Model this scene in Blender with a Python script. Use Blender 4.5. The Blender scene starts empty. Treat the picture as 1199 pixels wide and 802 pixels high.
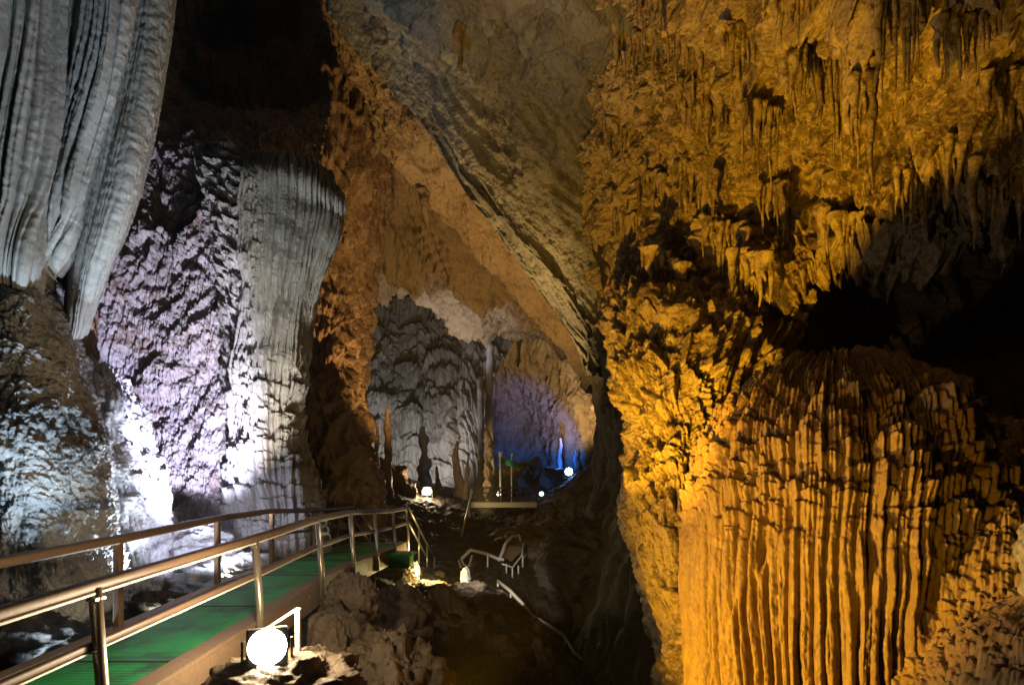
import bpy, math, random
import numpy as np
from mathutils import Vector
PI = math.pi
FAST_PREVIEW = False
C = bpy.data.collections.new('cave'); bpy.context.scene.collection.children.link(C)
sc = bpy.context.scene
EYE = 1.6; F = 620.0; CX = 599.5; HY = 565.0

def P(px, py, d):
    """photo position and distance -> world point (photo is 1199 wide)"""
    return ((px-CX)/F*d, d, EYE-(py-HY)/F*d)

# ------------------------------------------------------------------ noise
def _hash(ix, iy, iz, seed):
    h = (ix*np.uint32(374761393) + iy*np.uint32(668265263) + iz*np.uint32(2147483647) + np.uint32((seed*974634777) & 0xffffffff))
    h = (h ^ (h >> np.uint32(13)))*np.uint32(1274126177)
    h = (h ^ (h >> np.uint32(16)))*np.uint32(2246822519)
    return h ^ (h >> np.uint32(15))

def noise(p, seed=0):
    p = p.astype(np.float32)
    pf = np.floor(p); f = p-pf
    i = pf.astype(np.int32).view(np.uint32) if pf.flags['C_CONTIGUOUS'] else np.ascontiguousarray(pf).astype(np.int32).view(np.uint32)
    u = f*f*f*(f*(f*6-15)+10)
    out = np.zeros(p.shape[:-1], np.float32)
    s = 2.0/1023.0
    for dx in (0, 1):
        wx = u[..., 0] if dx else 1-u[..., 0]
        for dy in (0, 1):
            wy = u[..., 1] if dy else 1-u[..., 1]
            for dz in (0, 1):
                wz = u[..., 2] if dz else 1-u[..., 2]
                h = _hash(i[..., 0]+np.uint32(dx), i[..., 1]+np.uint32(dy), i[..., 2]+np.uint32(dz), seed)
                gx = (h & np.uint32(1023)).astype(np.float32)*s-1
                gy = ((h >> np.uint32(10)) & np.uint32(1023)).astype(np.float32)*s-1
                gz = ((h >> np.uint32(20)) & np.uint32(1023)).astype(np.float32)*s-1
                out += wx*wy*wz*(gx*(f[..., 0]-dx)+gy*(f[..., 1]-dy)+gz*(f[..., 2]-dz))
    return out*1.3

def sc3(p, k):
    k = np.asarray(k, np.float32)
    return p*k

def fbm(p, octv=4, seed=0, gain=.5, lac=2.03):
    a = 1; r = 0
    for o in range(octv):
        r = r+a*noise(p, seed+o*7); p = p*lac+3.7; a *= gain
    return r

def billow(p, octv=3, seed=0, gain=.5):
    """lumps with creases between them"""
    a = 1; r = 0
    for o in range(octv):
        r = r+a*(np.minimum(np.abs(noise(p, seed+o*7))*2.2, 1)**.7-.45); p = p*2.07+1.3; a *= gain
    return r

def ridged(p, octv=3, seed=0, gain=.5):
    a = 1; r = 0
    for o in range(octv):
        r = r+a*((1-np.minimum(np.abs(noise(p, seed+o*7))*2.2, 1))**2-.35); p = p*2.07+1.3; a *= gain
    return r

def n2(a, b, seed=0):
    return noise(np.stack([a, b, np.full_like(a, seed*1.37+.5)], -1), seed)

def sstep(a, b, x):
    t = np.clip((x-a)/(b-a), 0, 1); return t*t*(3-2*t)

def flow(s, t, H=.5, A=.08, w=.12, Fl=.03, seed=0, wob=.5, part=.0, sharp=.7):
    """flowstone: canopies that overhang and drip into vertical flutes"""
    tt = t+wob*H*n2(s/(H*1.3), t/(H*3), seed)+.5*wob*H*n2(s/(w*3), t/(H*2), seed+3)
    sw = s/w+1.6*n2(s/(w*7), t/(H*2.5+1), seed+5)
    fl = np.abs(np.sin(PI*sw))**sharp
    q = tt/H-.14*fl
    k = np.floor(q); f = q-k
    ph = np.sin(k*12.9898+seed)*43.7
    fl = np.abs(np.sin(PI*(sw+ph)))**sharp
    mod = np.clip(n2(s/(H*1.6)+ph, k*3.1, seed+9)*1.8+.5-part+.35, 0, 1)
    led = A*mod*(f**.8*(1-sstep(.86, 1, f)))
    amp = Fl*(.45+.55*f)*(.6+.8*np.clip(n2(s/(w*4), t/(H*4), seed+11)+.5, 0, 1.2))
    return led+amp*fl

def h1(a, b=0, c=0):
    x = np.sin(a*127.1+b*311.7+c*74.7+.31)*43758.5453
    return x-np.floor(x)

def caps(s, t, W=.4, H=1.0, seed=0, on=.75, layers=3, top=.10, tail=.8):
    """rounded shoulders of flowstone, each swelling out and then thinning downward"""
    r = np.zeros_like(s)
    s = s+.25*W*n2(s/(W*1.2), t/(H*.8), seed+1); t = t+.2*H*n2(s/W*.7, t/H, seed+2)
    for l in range(layers):
        sx = s/W*(1+.17*l)+l*.37+seed*.13; col = np.floor(sx); x = (sx-col)*2-1
        hh = H*(.5+1.0*h1(col, l, seed)); ty = t/hh+h1(col, l+7, seed); row = np.floor(ty); f = ty-row
        f = f-.06-.22*x*x*np.minimum(1, W/hh)
        a = (h1(col, row, l+seed*3) < on)*(.45+.55*h1(row, col, l+seed))
        pr = sstep(0, top, f)*np.clip(1-f, 0, 1)**tail
        cr_ = np.sqrt(np.clip(1-x*x, 0, 1))
        r = np.maximum(r, a*pr*cr_)
    return r

def flutes(s, t, w, seed=0, L=2.0, sharp=.75):
    sw = s/w+1.0*n2(s/(w*2.6), t/(L*3), seed)+.9*n2(s/(w*9), t/L, seed+1)
    k = np.floor(sw); hgt = .45+.75*h1(k, seed)
    tt = t/L+3*h1(k, seed+4)
    return np.abs(np.sin(PI*sw))**sharp*(hgt+.35*n2(k*1.7, tt, seed+3))

def along(p, d, k):
    """squeeze coordinates along direction d so features run that way"""
    d = np.asarray(d, np.float32); d = d/np.linalg.norm(d)
    return p-(1-k)*(p@d)[..., None]*d

# ------------------------------------------------------------------ meshes
def cspline(A, n, axis):
    """Catmull-Rom resampling of control points along an axis"""
    A = np.moveaxis(np.asarray(A, np.float64), axis, 0); m = A.shape[0]
    t = np.linspace(0, m-1, n); i = np.minimum(t.astype(int), m-2); f = (t-i).reshape((-1,)+(1,)*(A.ndim-1))
    g = lambda j: A[np.clip(j, 0, m-1)]
    p0, p1, p2, p3 = g(i-1), g(i), g(i+1), g(i+2)
    p0 = np.where((i == 0).reshape(f.shape), 2*p1-p2, p0); p3 = np.where((i == m-2).reshape(f.shape), 2*p2-p1, p3)
    r = .5*(2*p1+(p2-p0)*f+(2*p0-5*p1+4*p2-p3)*f**2+(3*p1-p0-3*p2+p3)*f**3)
    return np.moveaxis(r, 0, axis)

def link(o):
    C.objects.link(o); return o

def tag(o, label=None, cat=None, group=None, kind=None):
    if label: o['label'] = label
    if cat: o['category'] = cat
    if group: o['group'] = group
    if kind: o['kind'] = kind
    return o

def grid_mesh(name, V, mat, parent=None, wrap=False):
    """V: (rows, cols, 3)"""
    R, K = V.shape[:2]
    i = np.arange(R-1)[:, None]; j = np.arange(K if wrap else K-1)[None, :]; j2 = (j+1) % K
    q = np.stack(np.broadcast_arrays(i*K+j, i*K+j2, (i+1)*K+j2, (i+1)*K+j), -1).reshape(-1, 4).astype(np.int32)
    m = bpy.data.meshes.new(name)
    m.vertices.add(R*K); m.vertices.foreach_set('co', V.reshape(-1).astype(np.float32))
    m.loops.add(q.size); m.loops.foreach_set('vertex_index', q.reshape(-1))
    m.polygons.add(len(q)); m.polygons.foreach_set('loop_start', np.arange(0, q.size, 4, dtype=np.int32))
    m.polygons.foreach_set('loop_total', np.full(len(q), 4, np.int32))
    m.polygons.foreach_set('use_smooth', np.ones(len(q), bool))
    m.update(calc_edges=True)
    m.materials.append(mat)
    o = link(bpy.data.objects.new(name, m)); o.parent = parent
    return o

def normals(V, wrap=False):
    if wrap:
        du = np.roll(V, -1, 1)-np.roll(V, 1, 1)
    else:
        du = np.gradient(V, axis=1)
    dv = np.gradient(V, axis=0)
    n = np.cross(du, dv); l = np.linalg.norm(n, axis=-1, keepdims=True)
    return n/np.maximum(l, 1e-9)

def lens(V):
    """arc lengths: s along columns (from the middle row), t down rows"""
    du = np.linalg.norm(np.diff(V, axis=1), axis=-1); s = np.concatenate([np.zeros((V.shape[0], 1)), np.cumsum(du, 1)], 1)
    s = np.broadcast_to(s.mean(0, keepdims=True), V.shape[:2]).copy()
    dv = np.linalg.norm(np.diff(V, axis=0), axis=-1); t = np.concatenate([np.zeros((1, V.shape[1])), np.cumsum(dv, 0)], 0)
    return s.astype(np.float32), t.astype(np.float32)

def sheet(name, rows, nu, nv, disp, mat, parent=None, world=False, smooth_normal=True):
    A = np.array([[p if world else P(*p) for p in r] for r in rows], float)
    V = cspline(cspline(A, nv, 0), nu, 1)
    N = normals(V)
    cam = np.array([0, 0, EYE])
    if (N*(cam-V)).sum(-1).mean() < 0: N = -N
    s, t = lens(V)
    u, v = np.meshgrid(np.linspace(0, 1, nu), np.linspace(0, 1, nv))
    D = disp(V.astype(np.float32), s, t, u.astype(np.float32), v.astype(np.float32))
    if isinstance(D, tuple):
        V2 = V+N*D[0][..., None]+D[1]
    else:
        V2 = V+N*D[..., None]
    return grid_mesh(name, V2, mat, parent)

def revolve(name, cx, cy, prof, nu, nv, disp, mat, a0=0, a1=2*PI, parent=None, sy=1.0):
    """prof: list of (r, z) from top down"""
    pr = cspline(np.array(prof, float), nv, 0)
    full = abs(a1-a0-2*PI) < 1e-6
    ang = np.linspace(a0, a1, nu, endpoint=not full)
    V = np.stack([cx+pr[:, None, 0]*np.cos(ang), cy+sy*pr[:, None, 0]*np.sin(ang), np.broadcast_to(pr[:, None, 1], (nv, nu))], -1)
    N = normals(V, full)
    out = np.stack([np.cos(ang), np.sin(ang), 0*ang], -1)[None]
    if (N*out).sum() < 0: N = -N
    rm = np.maximum(pr[:, 0], 0).max()
    s = np.broadcast_to((ang*rm)[None], (nv, nu)).astype(np.float32).copy()
    t = np.concatenate([[0], np.cumsum(np.linalg.norm(np.diff(pr, axis=0), axis=-1))])
    t = np.broadcast_to(t[:, None], (nv, nu)).astype(np.float32).copy()
    D = disp(V.astype(np.float32), s, t, np.broadcast_to(ang, (nv, nu)), np.broadcast_to(np.linspace(0, 1, nv)[:, None], (nv, nu)))
    if full and D is not None:   # blend the seam
        b = max(4, nu//16); w = np.linspace(0, 1, b)
        D = D.copy(); D[:, -b:] = D[:, -b:]*(1-w)+D[:, :1]*w
    return grid_mesh(name, V+N*D[..., None], mat, parent, wrap=full)

# ------------------------------------------------------------------ materials
def rock(name, cols, scale=1.0, rough=(.38, .75), bump=.5, bscale=1.0, stretch=(1, 1, 1), dist=.03, spec=.5, streak=0):
    m = bpy.data.materials.new(name); m.use_nodes = True
    nt = m.node_tree; N = nt.nodes; L = nt.links; N.clear()
    out = N.new('ShaderNodeOutputMaterial'); b = N.new('ShaderNodeBsdfPrincipled')
    tc = N.new('ShaderNodeTexCoord'); mp = N.new('ShaderNodeMapping'); mp.inputs['Scale'].default_value = stretch
    L.new(tc.outputs['Object'], mp.inputs['Vector'])
    def nz(sca, det=8, ro=.6, dis=.3, src=None):
        n = N.new('ShaderNodeTexNoise'); n.inputs['Scale'].default_value = sca; n.inputs['Detail'].default_value = det
        n.inputs['Roughness'].default_value = ro; n.inputs['Distortion'].default_value = dis
        L.new((src or mp).outputs['Vector'], n.inputs['Vector']); return n
    n1 = nz(.9*scale); n2_ = nz(7*scale, 6, .65)
    mx = N.new('ShaderNodeMix'); mx.data_type = 'FLOAT'; mx.inputs[0].default_value = .42
    L.new(n1.outputs['Fac'], mx.inputs[2]); L.new(n2_.outputs['Fac'], mx.inputs[3])
    cr = N.new('ShaderNodeValToRGB'); L.new(mx.outputs[0], cr.inputs['Fac'])
    e = cr.color_ramp.elements
    pos = np.linspace(.34, .66, len(cols))
    e[0].position = pos[0]; e[0].color = (*cols[0], 1); e[1].position = pos[-1]; e[1].color = (*cols[-1], 1)
    for p_, c_ in list(zip(pos, cols))[1:-1]:
        k = e.new(p_); k.color = (*c_, 1)
    L.new(cr.outputs['Color'], b.inputs['Base Color'])
    mr = N.new('ShaderNodeMapRange'); mr.inputs['To Min'].default_value = rough[0]; mr.inputs['To Max'].default_value = rough[1]
    mr.inputs['From Min'].default_value = .35; mr.inputs['From Max'].default_value = .65
    L.new(n2_.outputs['Fac'], mr.inputs['Value']); L.new(mr.outputs['Result'], b.inputs['Roughness'])
    b.inputs['Specular IOR Level'].default_value = spec
    n3 = nz(9*bscale, 10, .68, .6); vo = N.new('ShaderNodeTexVoronoi'); vo.inputs['Scale'].default_value = 16*bscale
    L.new(mp.outputs['Vector'], vo.inputs['Vector'])
    ad = N.new('ShaderNodeMath'); ad.operation = 'MULTIPLY_ADD'; ad.inputs[1].default_value = -.28
    L.new(vo.outputs['Distance'], ad.inputs[0]); L.new(n3.outputs['Fac'], ad.inputs[2])
    bp = N.new('ShaderNodeBump'); bp.inputs['Strength'].default_value = bump; bp.inputs['Distance'].default_value = dist
    L.new(ad.outputs[0], bp.inputs['Height']); L.new(bp.outputs['Normal'], b.inputs['Normal'])
    L.new(b.outputs[0], out.inputs['Surface'])
    return m

def plain(name, col, rough=.5, metal=0, emit=None, strength=0, bump=0, bs=40, var=.0):
    m = bpy.data.materials.new(name); m.use_nodes = True
    nt = m.node_tree; b = nt.nodes['Principled BSDF']
    b.inputs['Base Color'].default_value = (*col, 1); b.inputs['Roughness'].default_value = rough; b.inputs['Metallic'].default_value = metal
    if emit: b.inputs['Emission Color'].default_value = (*emit, 1); b.inputs['Emission Strength'].default_value = strength
    n = nt.nodes.new('ShaderNodeTexNoise'); n.inputs['Scale'].default_value = bs; n.inputs['Detail'].default_value = 5
    tc = nt.nodes.new('ShaderNodeTexCoord'); nt.links.new(tc.outputs['Object'], n.inputs['Vector'])
    if bump:
        bp = nt.nodes.new('ShaderNodeBump'); bp.inputs['Strength'].default_value = bump; bp.inputs['Distance'].default_value = .01
        nt.links.new(n.outputs['Fac'], bp.inputs['Height']); nt.links.new(bp.outputs['Normal'], b.inputs['Normal'])
    if var:
        hs = nt.nodes.new('ShaderNodeMix'); hs.data_type = 'RGBA'
        hs.inputs[6].default_value = (*[c*(1-var) for c in col], 1); hs.inputs[7].default_value = (*[min(1, c*(1+var)) for c in col], 1)
        nt.links.new(n.outputs['Fac'], hs.inputs[0]); nt.links.new(hs.outputs[2], b.inputs['Base Color'])
    return m

M = {}
M['amber'] = rock('tan_limestone', [(.05, .03, .015), (.24, .17, .09), (.44, .34, .21), (.13, .08, .04), (.52, .43, .29)], 1.2, (.25, .7), .9, 1.0, dist=.05)  # darkest tones put the shade of the ceiling voids into the colour
M['flow_tan'] = rock('tan_flowstone', [(.12, .07, .035), (.34, .23, .13), (.24, .15, .08), (.44, .32, .20)], 1.1, (.22, .6), .8, 1.6, (1, 1, .55), dist=.03)
M['white_flow'] = rock('white_flowstone', [(.42, .38, .34), (.62, .60, .56), (.72, .70, .66), (.50, .44, .36)], .8, (.35, .7), .7, 1.3, (1, 1, .5), dist=.03)
M['cream'] = rock('cream_flowstone', [(.14, .12, .10), (.30, .28, .25), (.38, .36, .32), (.22, .19, .15)], 1.0, (.35, .7), .8, 1.3, (1, 1, .6), dist=.03)
M['white_rock'] = rock('white_calcite_rock', [(.10, .10, .10), (.42, .42, .42), (.64, .63, .61), (.22, .21, .20)], 1.0, (.35, .7), 1.0, 1.1, dist=.05)
M['grey_wall'] = rock('grey_brown_wall', [(.10, .07, .055), (.40, .35, .33), (.54, .49, .49), (.30, .22, .17), (.58, .54, .54)], .7, (.35, .75), 1.0, .8, dist=.07)
M['brown_wall'] = rock('brown_wall', [(.05, .03, .02), (.20, .12, .07), (.32, .20, .12), (.12, .07, .04)], .6, (.4, .8), 1.0, .6, dist=.1)
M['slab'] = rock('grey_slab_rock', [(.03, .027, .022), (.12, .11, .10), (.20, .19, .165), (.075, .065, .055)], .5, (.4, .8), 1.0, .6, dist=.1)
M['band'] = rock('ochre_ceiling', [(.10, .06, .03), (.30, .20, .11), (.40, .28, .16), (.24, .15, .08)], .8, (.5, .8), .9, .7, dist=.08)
M['far'] = rock('far_flowstone', [(.16, .15, .14), (.32, .30, .28), (.42, .40, .38)], .35, (.5, .8), .8, .4, (1, 1, .4), dist=.15)
M['far_tan'] = rock('far_tan_rock', [(.16, .11, .07), (.36, .27, .18), (.46, .36, .25)], .3, (.5, .8), .9, .35, dist=.2)
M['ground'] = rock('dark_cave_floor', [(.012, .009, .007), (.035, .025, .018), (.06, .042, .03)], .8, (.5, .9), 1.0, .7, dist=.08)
M['boulder'] = rock('brown_boulder', [(.06, .04, .025), (.13, .09, .055), (.20, .15, .10)], 1.2, (.45, .8), .9, 1.2, dist=.04)
M['steel'] = plain('steel_post', (.52, .45, .36), .32, .75, bump=.1, var=.15)
M['rail_brown'] = plain('brown_painted_rail', (.13, .075, .045), .5, 0, bump=.15, bs=30, var=.25)
M['carpet'] = plain('green_carpet', (.03, .42, .17), .9, 0, bump=.8, bs=160, var=.3)
def carpet_mat():
    m = bpy.data.materials.new('ribbed_green_carpet'); m.use_nodes = True; nt = m.node_tree; N = nt.nodes; L = nt.links; b = N['Principled BSDF']
    tc = N.new('ShaderNodeTexCoord'); wv = N.new('ShaderNodeTexWave'); wv.bands_direction = 'Y'; wv.inputs['Scale'].default_value = 9; wv.inputs['Distortion'].default_value = 1.2; wv.inputs['Detail'].default_value = 2
    n1 = N.new('ShaderNodeTexNoise'); n1.inputs['Scale'].default_value = 1.7; n1.inputs['Detail'].default_value = 9; n1.inputs['Roughness'].default_value = .7
    L.new(tc.outputs['Object'], wv.inputs['Vector']); L.new(tc.outputs['Object'], n1.inputs['Vector'])
    cr = N.new('ShaderNodeValToRGB'); e = cr.color_ramp.elements; e[0].position = .36; e[0].color = (.03, .10, .04, 1); e[1].position = .58; e[1].color = (.02, .46, .10, 1)
    k = e.new(.47); k.color = (.015, .32, .07, 1)
    L.new(n1.outputs['Fac'], cr.inputs['Fac'])
    mx = N.new('ShaderNodeMix'); mx.data_type = 'RGBA'; mx.blend_type = 'MULTIPLY'; mx.inputs[0].default_value = .45
    L.new(cr.outputs['Color'], mx.inputs[6]); L.new(wv.outputs['Color'], mx.inputs[7]); L.new(mx.outputs[2], b.inputs['Base Color'])
    b.inputs['Roughness'].default_value = .55
    bp = N.new('ShaderNodeBump'); bp.inputs['Strength'].default_value = .6; bp.inputs['Distance'].default_value = .01; L.new(wv.outputs['Fac'], bp.inputs['Height']); L.new(bp.outputs['Normal'], b.inputs['Normal'])
    return m
M['carpet'] = carpet_mat()
M['timber'] = plain('brown_timber', (.20, .13, .08), .6, 0, bump=.5, bs=25, var=.3)
M['dark_metal'] = plain('dark_metal', (.06, .06, .06), .5, .5)
M['white_paint'] = plain('white_paint', (.75, .72, .66), .45, 0, var=.1)

# ------------------------------------------------------------------ small builders
def tube_mesh(pts, r, seg=10, squash=1.0):
    """verts/faces of a tube along a polyline"""
    pts = [Vector(p) for p in pts]; vs = []; fs = []
    for i, p in enumerate(pts):
        a = pts[max(i-1, 0)]; b = pts[min(i+1, len(pts)-1)]; d = (b-a).normalized()
        up = Vector((0, 0, 1)) if abs(d.z) < .95 else Vector((0, 1, 0))
        x = d.cross(up).normalized(); y = x.cross(d).normalized()
        for k in range(seg):
            t = 2*PI*k/seg
            vs.append(p+x*(math.cos(t)*r*squash)+y*(math.sin(t)*r))
    n = len(pts)
    for i in range(n-1):
        for k in range(seg):
            fs.append((i*seg+k, i*seg+(k+1) % seg, (i+1)*seg+(k+1) % seg, (i+1)*seg+k))
    fs.append(tuple(range(seg))[::-1]); fs.append(tuple((n-1)*seg+k for k in range(seg)))
    return vs, fs

def mk(name, geo, mat, parent=None, smooth=True, bevel=0):
    if isinstance(geo, list):
        vs, fs = [], []
        for v, f in geo:
            o_ = len(vs); vs += list(v); fs += [tuple(i+o_ for i in q) for q in f]
    else: vs, fs = geo
    m = bpy.data.meshes.new(name); m.from_pydata([tuple(v) for v in vs], [], fs); m.update()
    m.materials.append(mat)
    if smooth:
        m.polygons.foreach_set('use_smooth', [True]*len(m.polygons))
        for q in m.polygons:
            if len(q.vertices) > 4: q.use_smooth = False
    o = link(bpy.data.objects.new(name, m)); o.parent = parent
    if bevel:
        b = o.modifiers.new('bevel', 'BEVEL'); b.width = bevel; b.segments = 2
    return o

def box(c, s, ax=None):
    """box at centre c with half-size s; ax = optional 3 axes"""
    c = Vector(c); ax = ax or (Vector((1, 0, 0)), Vector((0, 1, 0)), Vector((0, 0, 1)))
    vs = [c+ax[0]*(s[0]*i)+ax[1]*(s[1]*j)+ax[2]*(s[2]*k) for i in (-1, 1) for j in (-1, 1) for k in (-1, 1)]
    fs = [(0, 1, 3, 2), (4, 6, 7, 5), (0, 4, 5, 1), (2, 3, 7, 6), (0, 2, 6, 4), (1, 5, 7, 3)]
    return vs, fs

def axes(d, up=(0, 0, 1)):
    d = Vector(d).normalized(); x = d.cross(Vector(up)).normalized(); z = x.cross(d).normalized()
    return (x, d, z)

def empty(name, loc=(0, 0, 0)):
    o = bpy.data.objects.new(name, None); o.location = loc; o.empty_display_size = .1
    return link(o)

def adopt(root, *kids):
    """children built in world coordinates keep their place under the root"""
    for k in kids:
        k.parent = root
        k.matrix_parent_inverse = root.matrix_basis.inverted() if False else k.matrix_parent_inverse
        k.location = -Vector(root.location)
    return root

# ================================================================== THE CAVE SHELL
K = 1.0   # mesh density
def n_(x): return int(x*K)

def facets(p, seed=0, n=5):
    """angular broken rock: flat chips between cracks"""
    r_ = np.random.RandomState(seed+11); m = np.full(p.shape[:-1], 9, np.float32)
    pw = p+.22*fbm(p*.8, 2, seed+60)[..., None]
    for k in range(n):
        dr = r_.normal(size=3); dr /= np.linalg.norm(dr); x = (pw@dr.astype(np.float32))*(.6+.8*r_.rand())+r_.rand()*9
        c = np.floor(x); tri = (x-c); hh = .35+.65*h1(c, k, seed)
        m = np.minimum(m, np.minimum(tri*2.2, (1-tri)*5)*hh+.12*k)
    return m

def rough(p, amp=.3, s=.6, seed=0, vert=1.0, fine=.25):
    q = sc3(p, (s, s, s*vert))
    wv = fbm(q*1.5, 2, seed+90)[..., None]*.35
    m = np.clip(.5+1.6*noise(q*.9+5, seed+70), .12, 1)
    q = q+wv
    f = sc3(p, (s*6, s*6, s*6*vert))+wv*2
    fc = facets(q*2.6, seed)+.45*facets(q*6.5, seed+1)-.55
    return amp*(1.15*fbm(q, 2, seed)+.4*ridged(q*1.9, 2, seed+20)+.42*fc+m*fine*(.75*fbm(f*1.3, 4, seed+40, .62)))

# ---- right amber ceiling
def d_amber(p, s, t, u, v):
    q = along(p, (.45, -.5, -.74), .35)
    wl = sstep(.38, .12, u)                      # smoother sheet on the left
    e = fbm(q*.7, 2, 3); k = np.floor(e*6)
    d = .5*fbm(p*.35, 2, 1)+(.30-.1*wl)*(k+sstep(.7, 1, e*6-k))*.6+rough(p, .36, .8, 4, .7, .7)
    d += .17*ridged(q*2.0, 3, 61, .6)+.22*ridged(sc3(p, (1.5, 1.5, .5)), 2, 62)*(1-wl)
    cl = sstep(.0, .3, noise(p*.55+9, 19))*(1-.7*wl)
    d -= .55*sstep(.16, .42, noise(sc3(p, (1.1, 1.1, .8)), 44))+.22*sstep(.15, .4, noise(sc3(p, (3.2, 3.2, 1.6)), 45))
    dz = 1.1*cl*np.clip(noise(sc3(p, (4.2, 4.2, .3)), 15)-.02, 0, 1)+.35*np.clip(noise(sc3(p, (7, 7, .5)), 16)-.08, 0, 1)
    off = np.zeros(p.shape, np.float32); off[..., 2] = -dz*1.3
    return d, off
rc = sheet('cave_ceiling', [
    [(600, -330, 7), (740, -330, 5.5), (900, -330, 4.2), (1050, -330, 3.6), (1330, -330, 3)],
    [(640, -120, 11), (760, -120, 8), (900, -120, 6), (1050, -120, 5), (1380, -120, 4.2)],
    [(675, 0, 13), (760, 0, 10.5), (900, 0, 8), (1050, 0, 6.8), (1380, 0, 5.6)],
    [(672, 120, 15), (760, 120, 12), (900, 120, 9.6), (1050, 120, 8.2), (1380, 120, 6.8)],
    [(680, 220, 16.5), (760, 230, 13.5), (900, 235, 10.7), (1050, 240, 9.2), (1380, 262, 7.9)],
    [(705, 300, 18), (770, 330, 14), (880, 335, 11.3), (1030, 296, 9.7), (1380, 318, 8.6)],
    [(715, 370, 18.5), (780, 385, 14), (880, 375, 12), (1010, 270, 11.4), (1380, 290, 10.6)],
], n_(900), n_(700), d_amber, M['amber'])
tag(rc, 'amber lit cave ceiling over the right side, ragged and hung with stalactites', 'cave ceiling', kind='structure')

# ---- dark recess wall behind the flowstone dome
def d_back(p, s, t, u, v):
    return rough(p, .35, .5, 9, .4, .2)+.18*ridged(sc3(p, (1.4, 1.4, .18)), 2, 5)
tag(sheet('recess_wall', [
    [(780, 200, 15), (900, 180, 14.5), (1050, 200, 13.5), (1220, 220, 12.5), (1500, 240, 11)],
    [(790, 330, 13.6), (900, 330, 12.8), (1050, 340, 12.2), (1220, 340, 11.6), (1500, 340, 10)],
    [(830, 500, 12), (940, 480, 11.5), (1060, 480, 11), (1220, 480, 10.5), (1500, 480, 9)],
    [(830, 900, 10), (940, 900, 9.5), (1060, 900, 9.2), (1220, 900, 9), (1500, 900, 8)],
], n_(360), n_(360), d_back, M['brown_wall']), 'dark recessed wall behind the large ribbed flowstone dome', 'cave wall', kind='structure')

# ---- right amber buttress left of the dome
def d_but(p, s, t, u, v):
    return rough(p, .3, .8, 13, .4, .5)+.26*caps(s, t, .42, 1.3, 14, .85, 3, .1, .7)+.05*caps(s, t, .15, .4, 15, .8, 2)+.12*flutes(s, t, .2, 16, 2)+.05*flutes(s, t, .09, 17, 1)
tag(sheet('rock_buttress', [
    [(790, 300, 17), (731, 320, 15), (773, 320, 13), (830, 315, 12.2), (940, 300, 12.5)],
    [(770, 360, 14), (727, 372, 12.2), (765, 368, 11), (820, 375, 10.6), (940, 372, 11.3)],
    [(760, 430, 13), (731, 440, 11), (758, 440, 10.1), (800, 445, 9.7), (920, 430, 10.4)],
    [(770, 510, 12.5), (756, 515, 10.4), (775, 515, 9.6), (810, 515, 9.3), (900, 500, 9.6)],
    [(760, 590, 12), (746, 600, 10.0), (765, 600, 9.2), (805, 600, 8.9), (890, 600, 9.2)],
    [(780, 700, 12), (771, 700, 9.7), (788, 700, 8.9), (815, 700, 8.6), (890, 700, 8.8)],
    [(810, 830, 11), (801, 830, 9.2), (813, 830, 8.5), (830, 830, 8.2), (900, 830, 8.3)],
    [(830, 1000, 10), (821, 1000, 8.8), (833, 1000, 8.2), (850, 1000, 7.9), (900, 1000, 8)],
], n_(330), n_(640), d_but, M['amber']), 'amber lit rock buttress at the left of the ribbed flowstone dome', 'cave wall', kind='structure')

# ---- rock wall further back, left of the buttress, shade put in as near-black colour
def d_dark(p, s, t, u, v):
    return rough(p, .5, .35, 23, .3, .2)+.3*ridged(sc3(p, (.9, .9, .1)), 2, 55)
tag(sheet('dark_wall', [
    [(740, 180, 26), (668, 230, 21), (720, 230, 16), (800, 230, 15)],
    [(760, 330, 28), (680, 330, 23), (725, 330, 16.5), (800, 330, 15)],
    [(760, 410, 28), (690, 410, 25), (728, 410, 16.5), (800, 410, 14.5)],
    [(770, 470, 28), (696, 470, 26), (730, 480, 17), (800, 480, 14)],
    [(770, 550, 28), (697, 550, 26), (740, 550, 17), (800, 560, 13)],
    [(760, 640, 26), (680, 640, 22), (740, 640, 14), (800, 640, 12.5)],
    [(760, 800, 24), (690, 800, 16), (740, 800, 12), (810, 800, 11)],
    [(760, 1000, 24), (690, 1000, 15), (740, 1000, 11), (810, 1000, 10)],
], n_(240), n_(460), d_dark, M['ground']), 'rock wall coloured black as shade between the far chamber and the amber buttress', 'cave wall', kind='structure')

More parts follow.
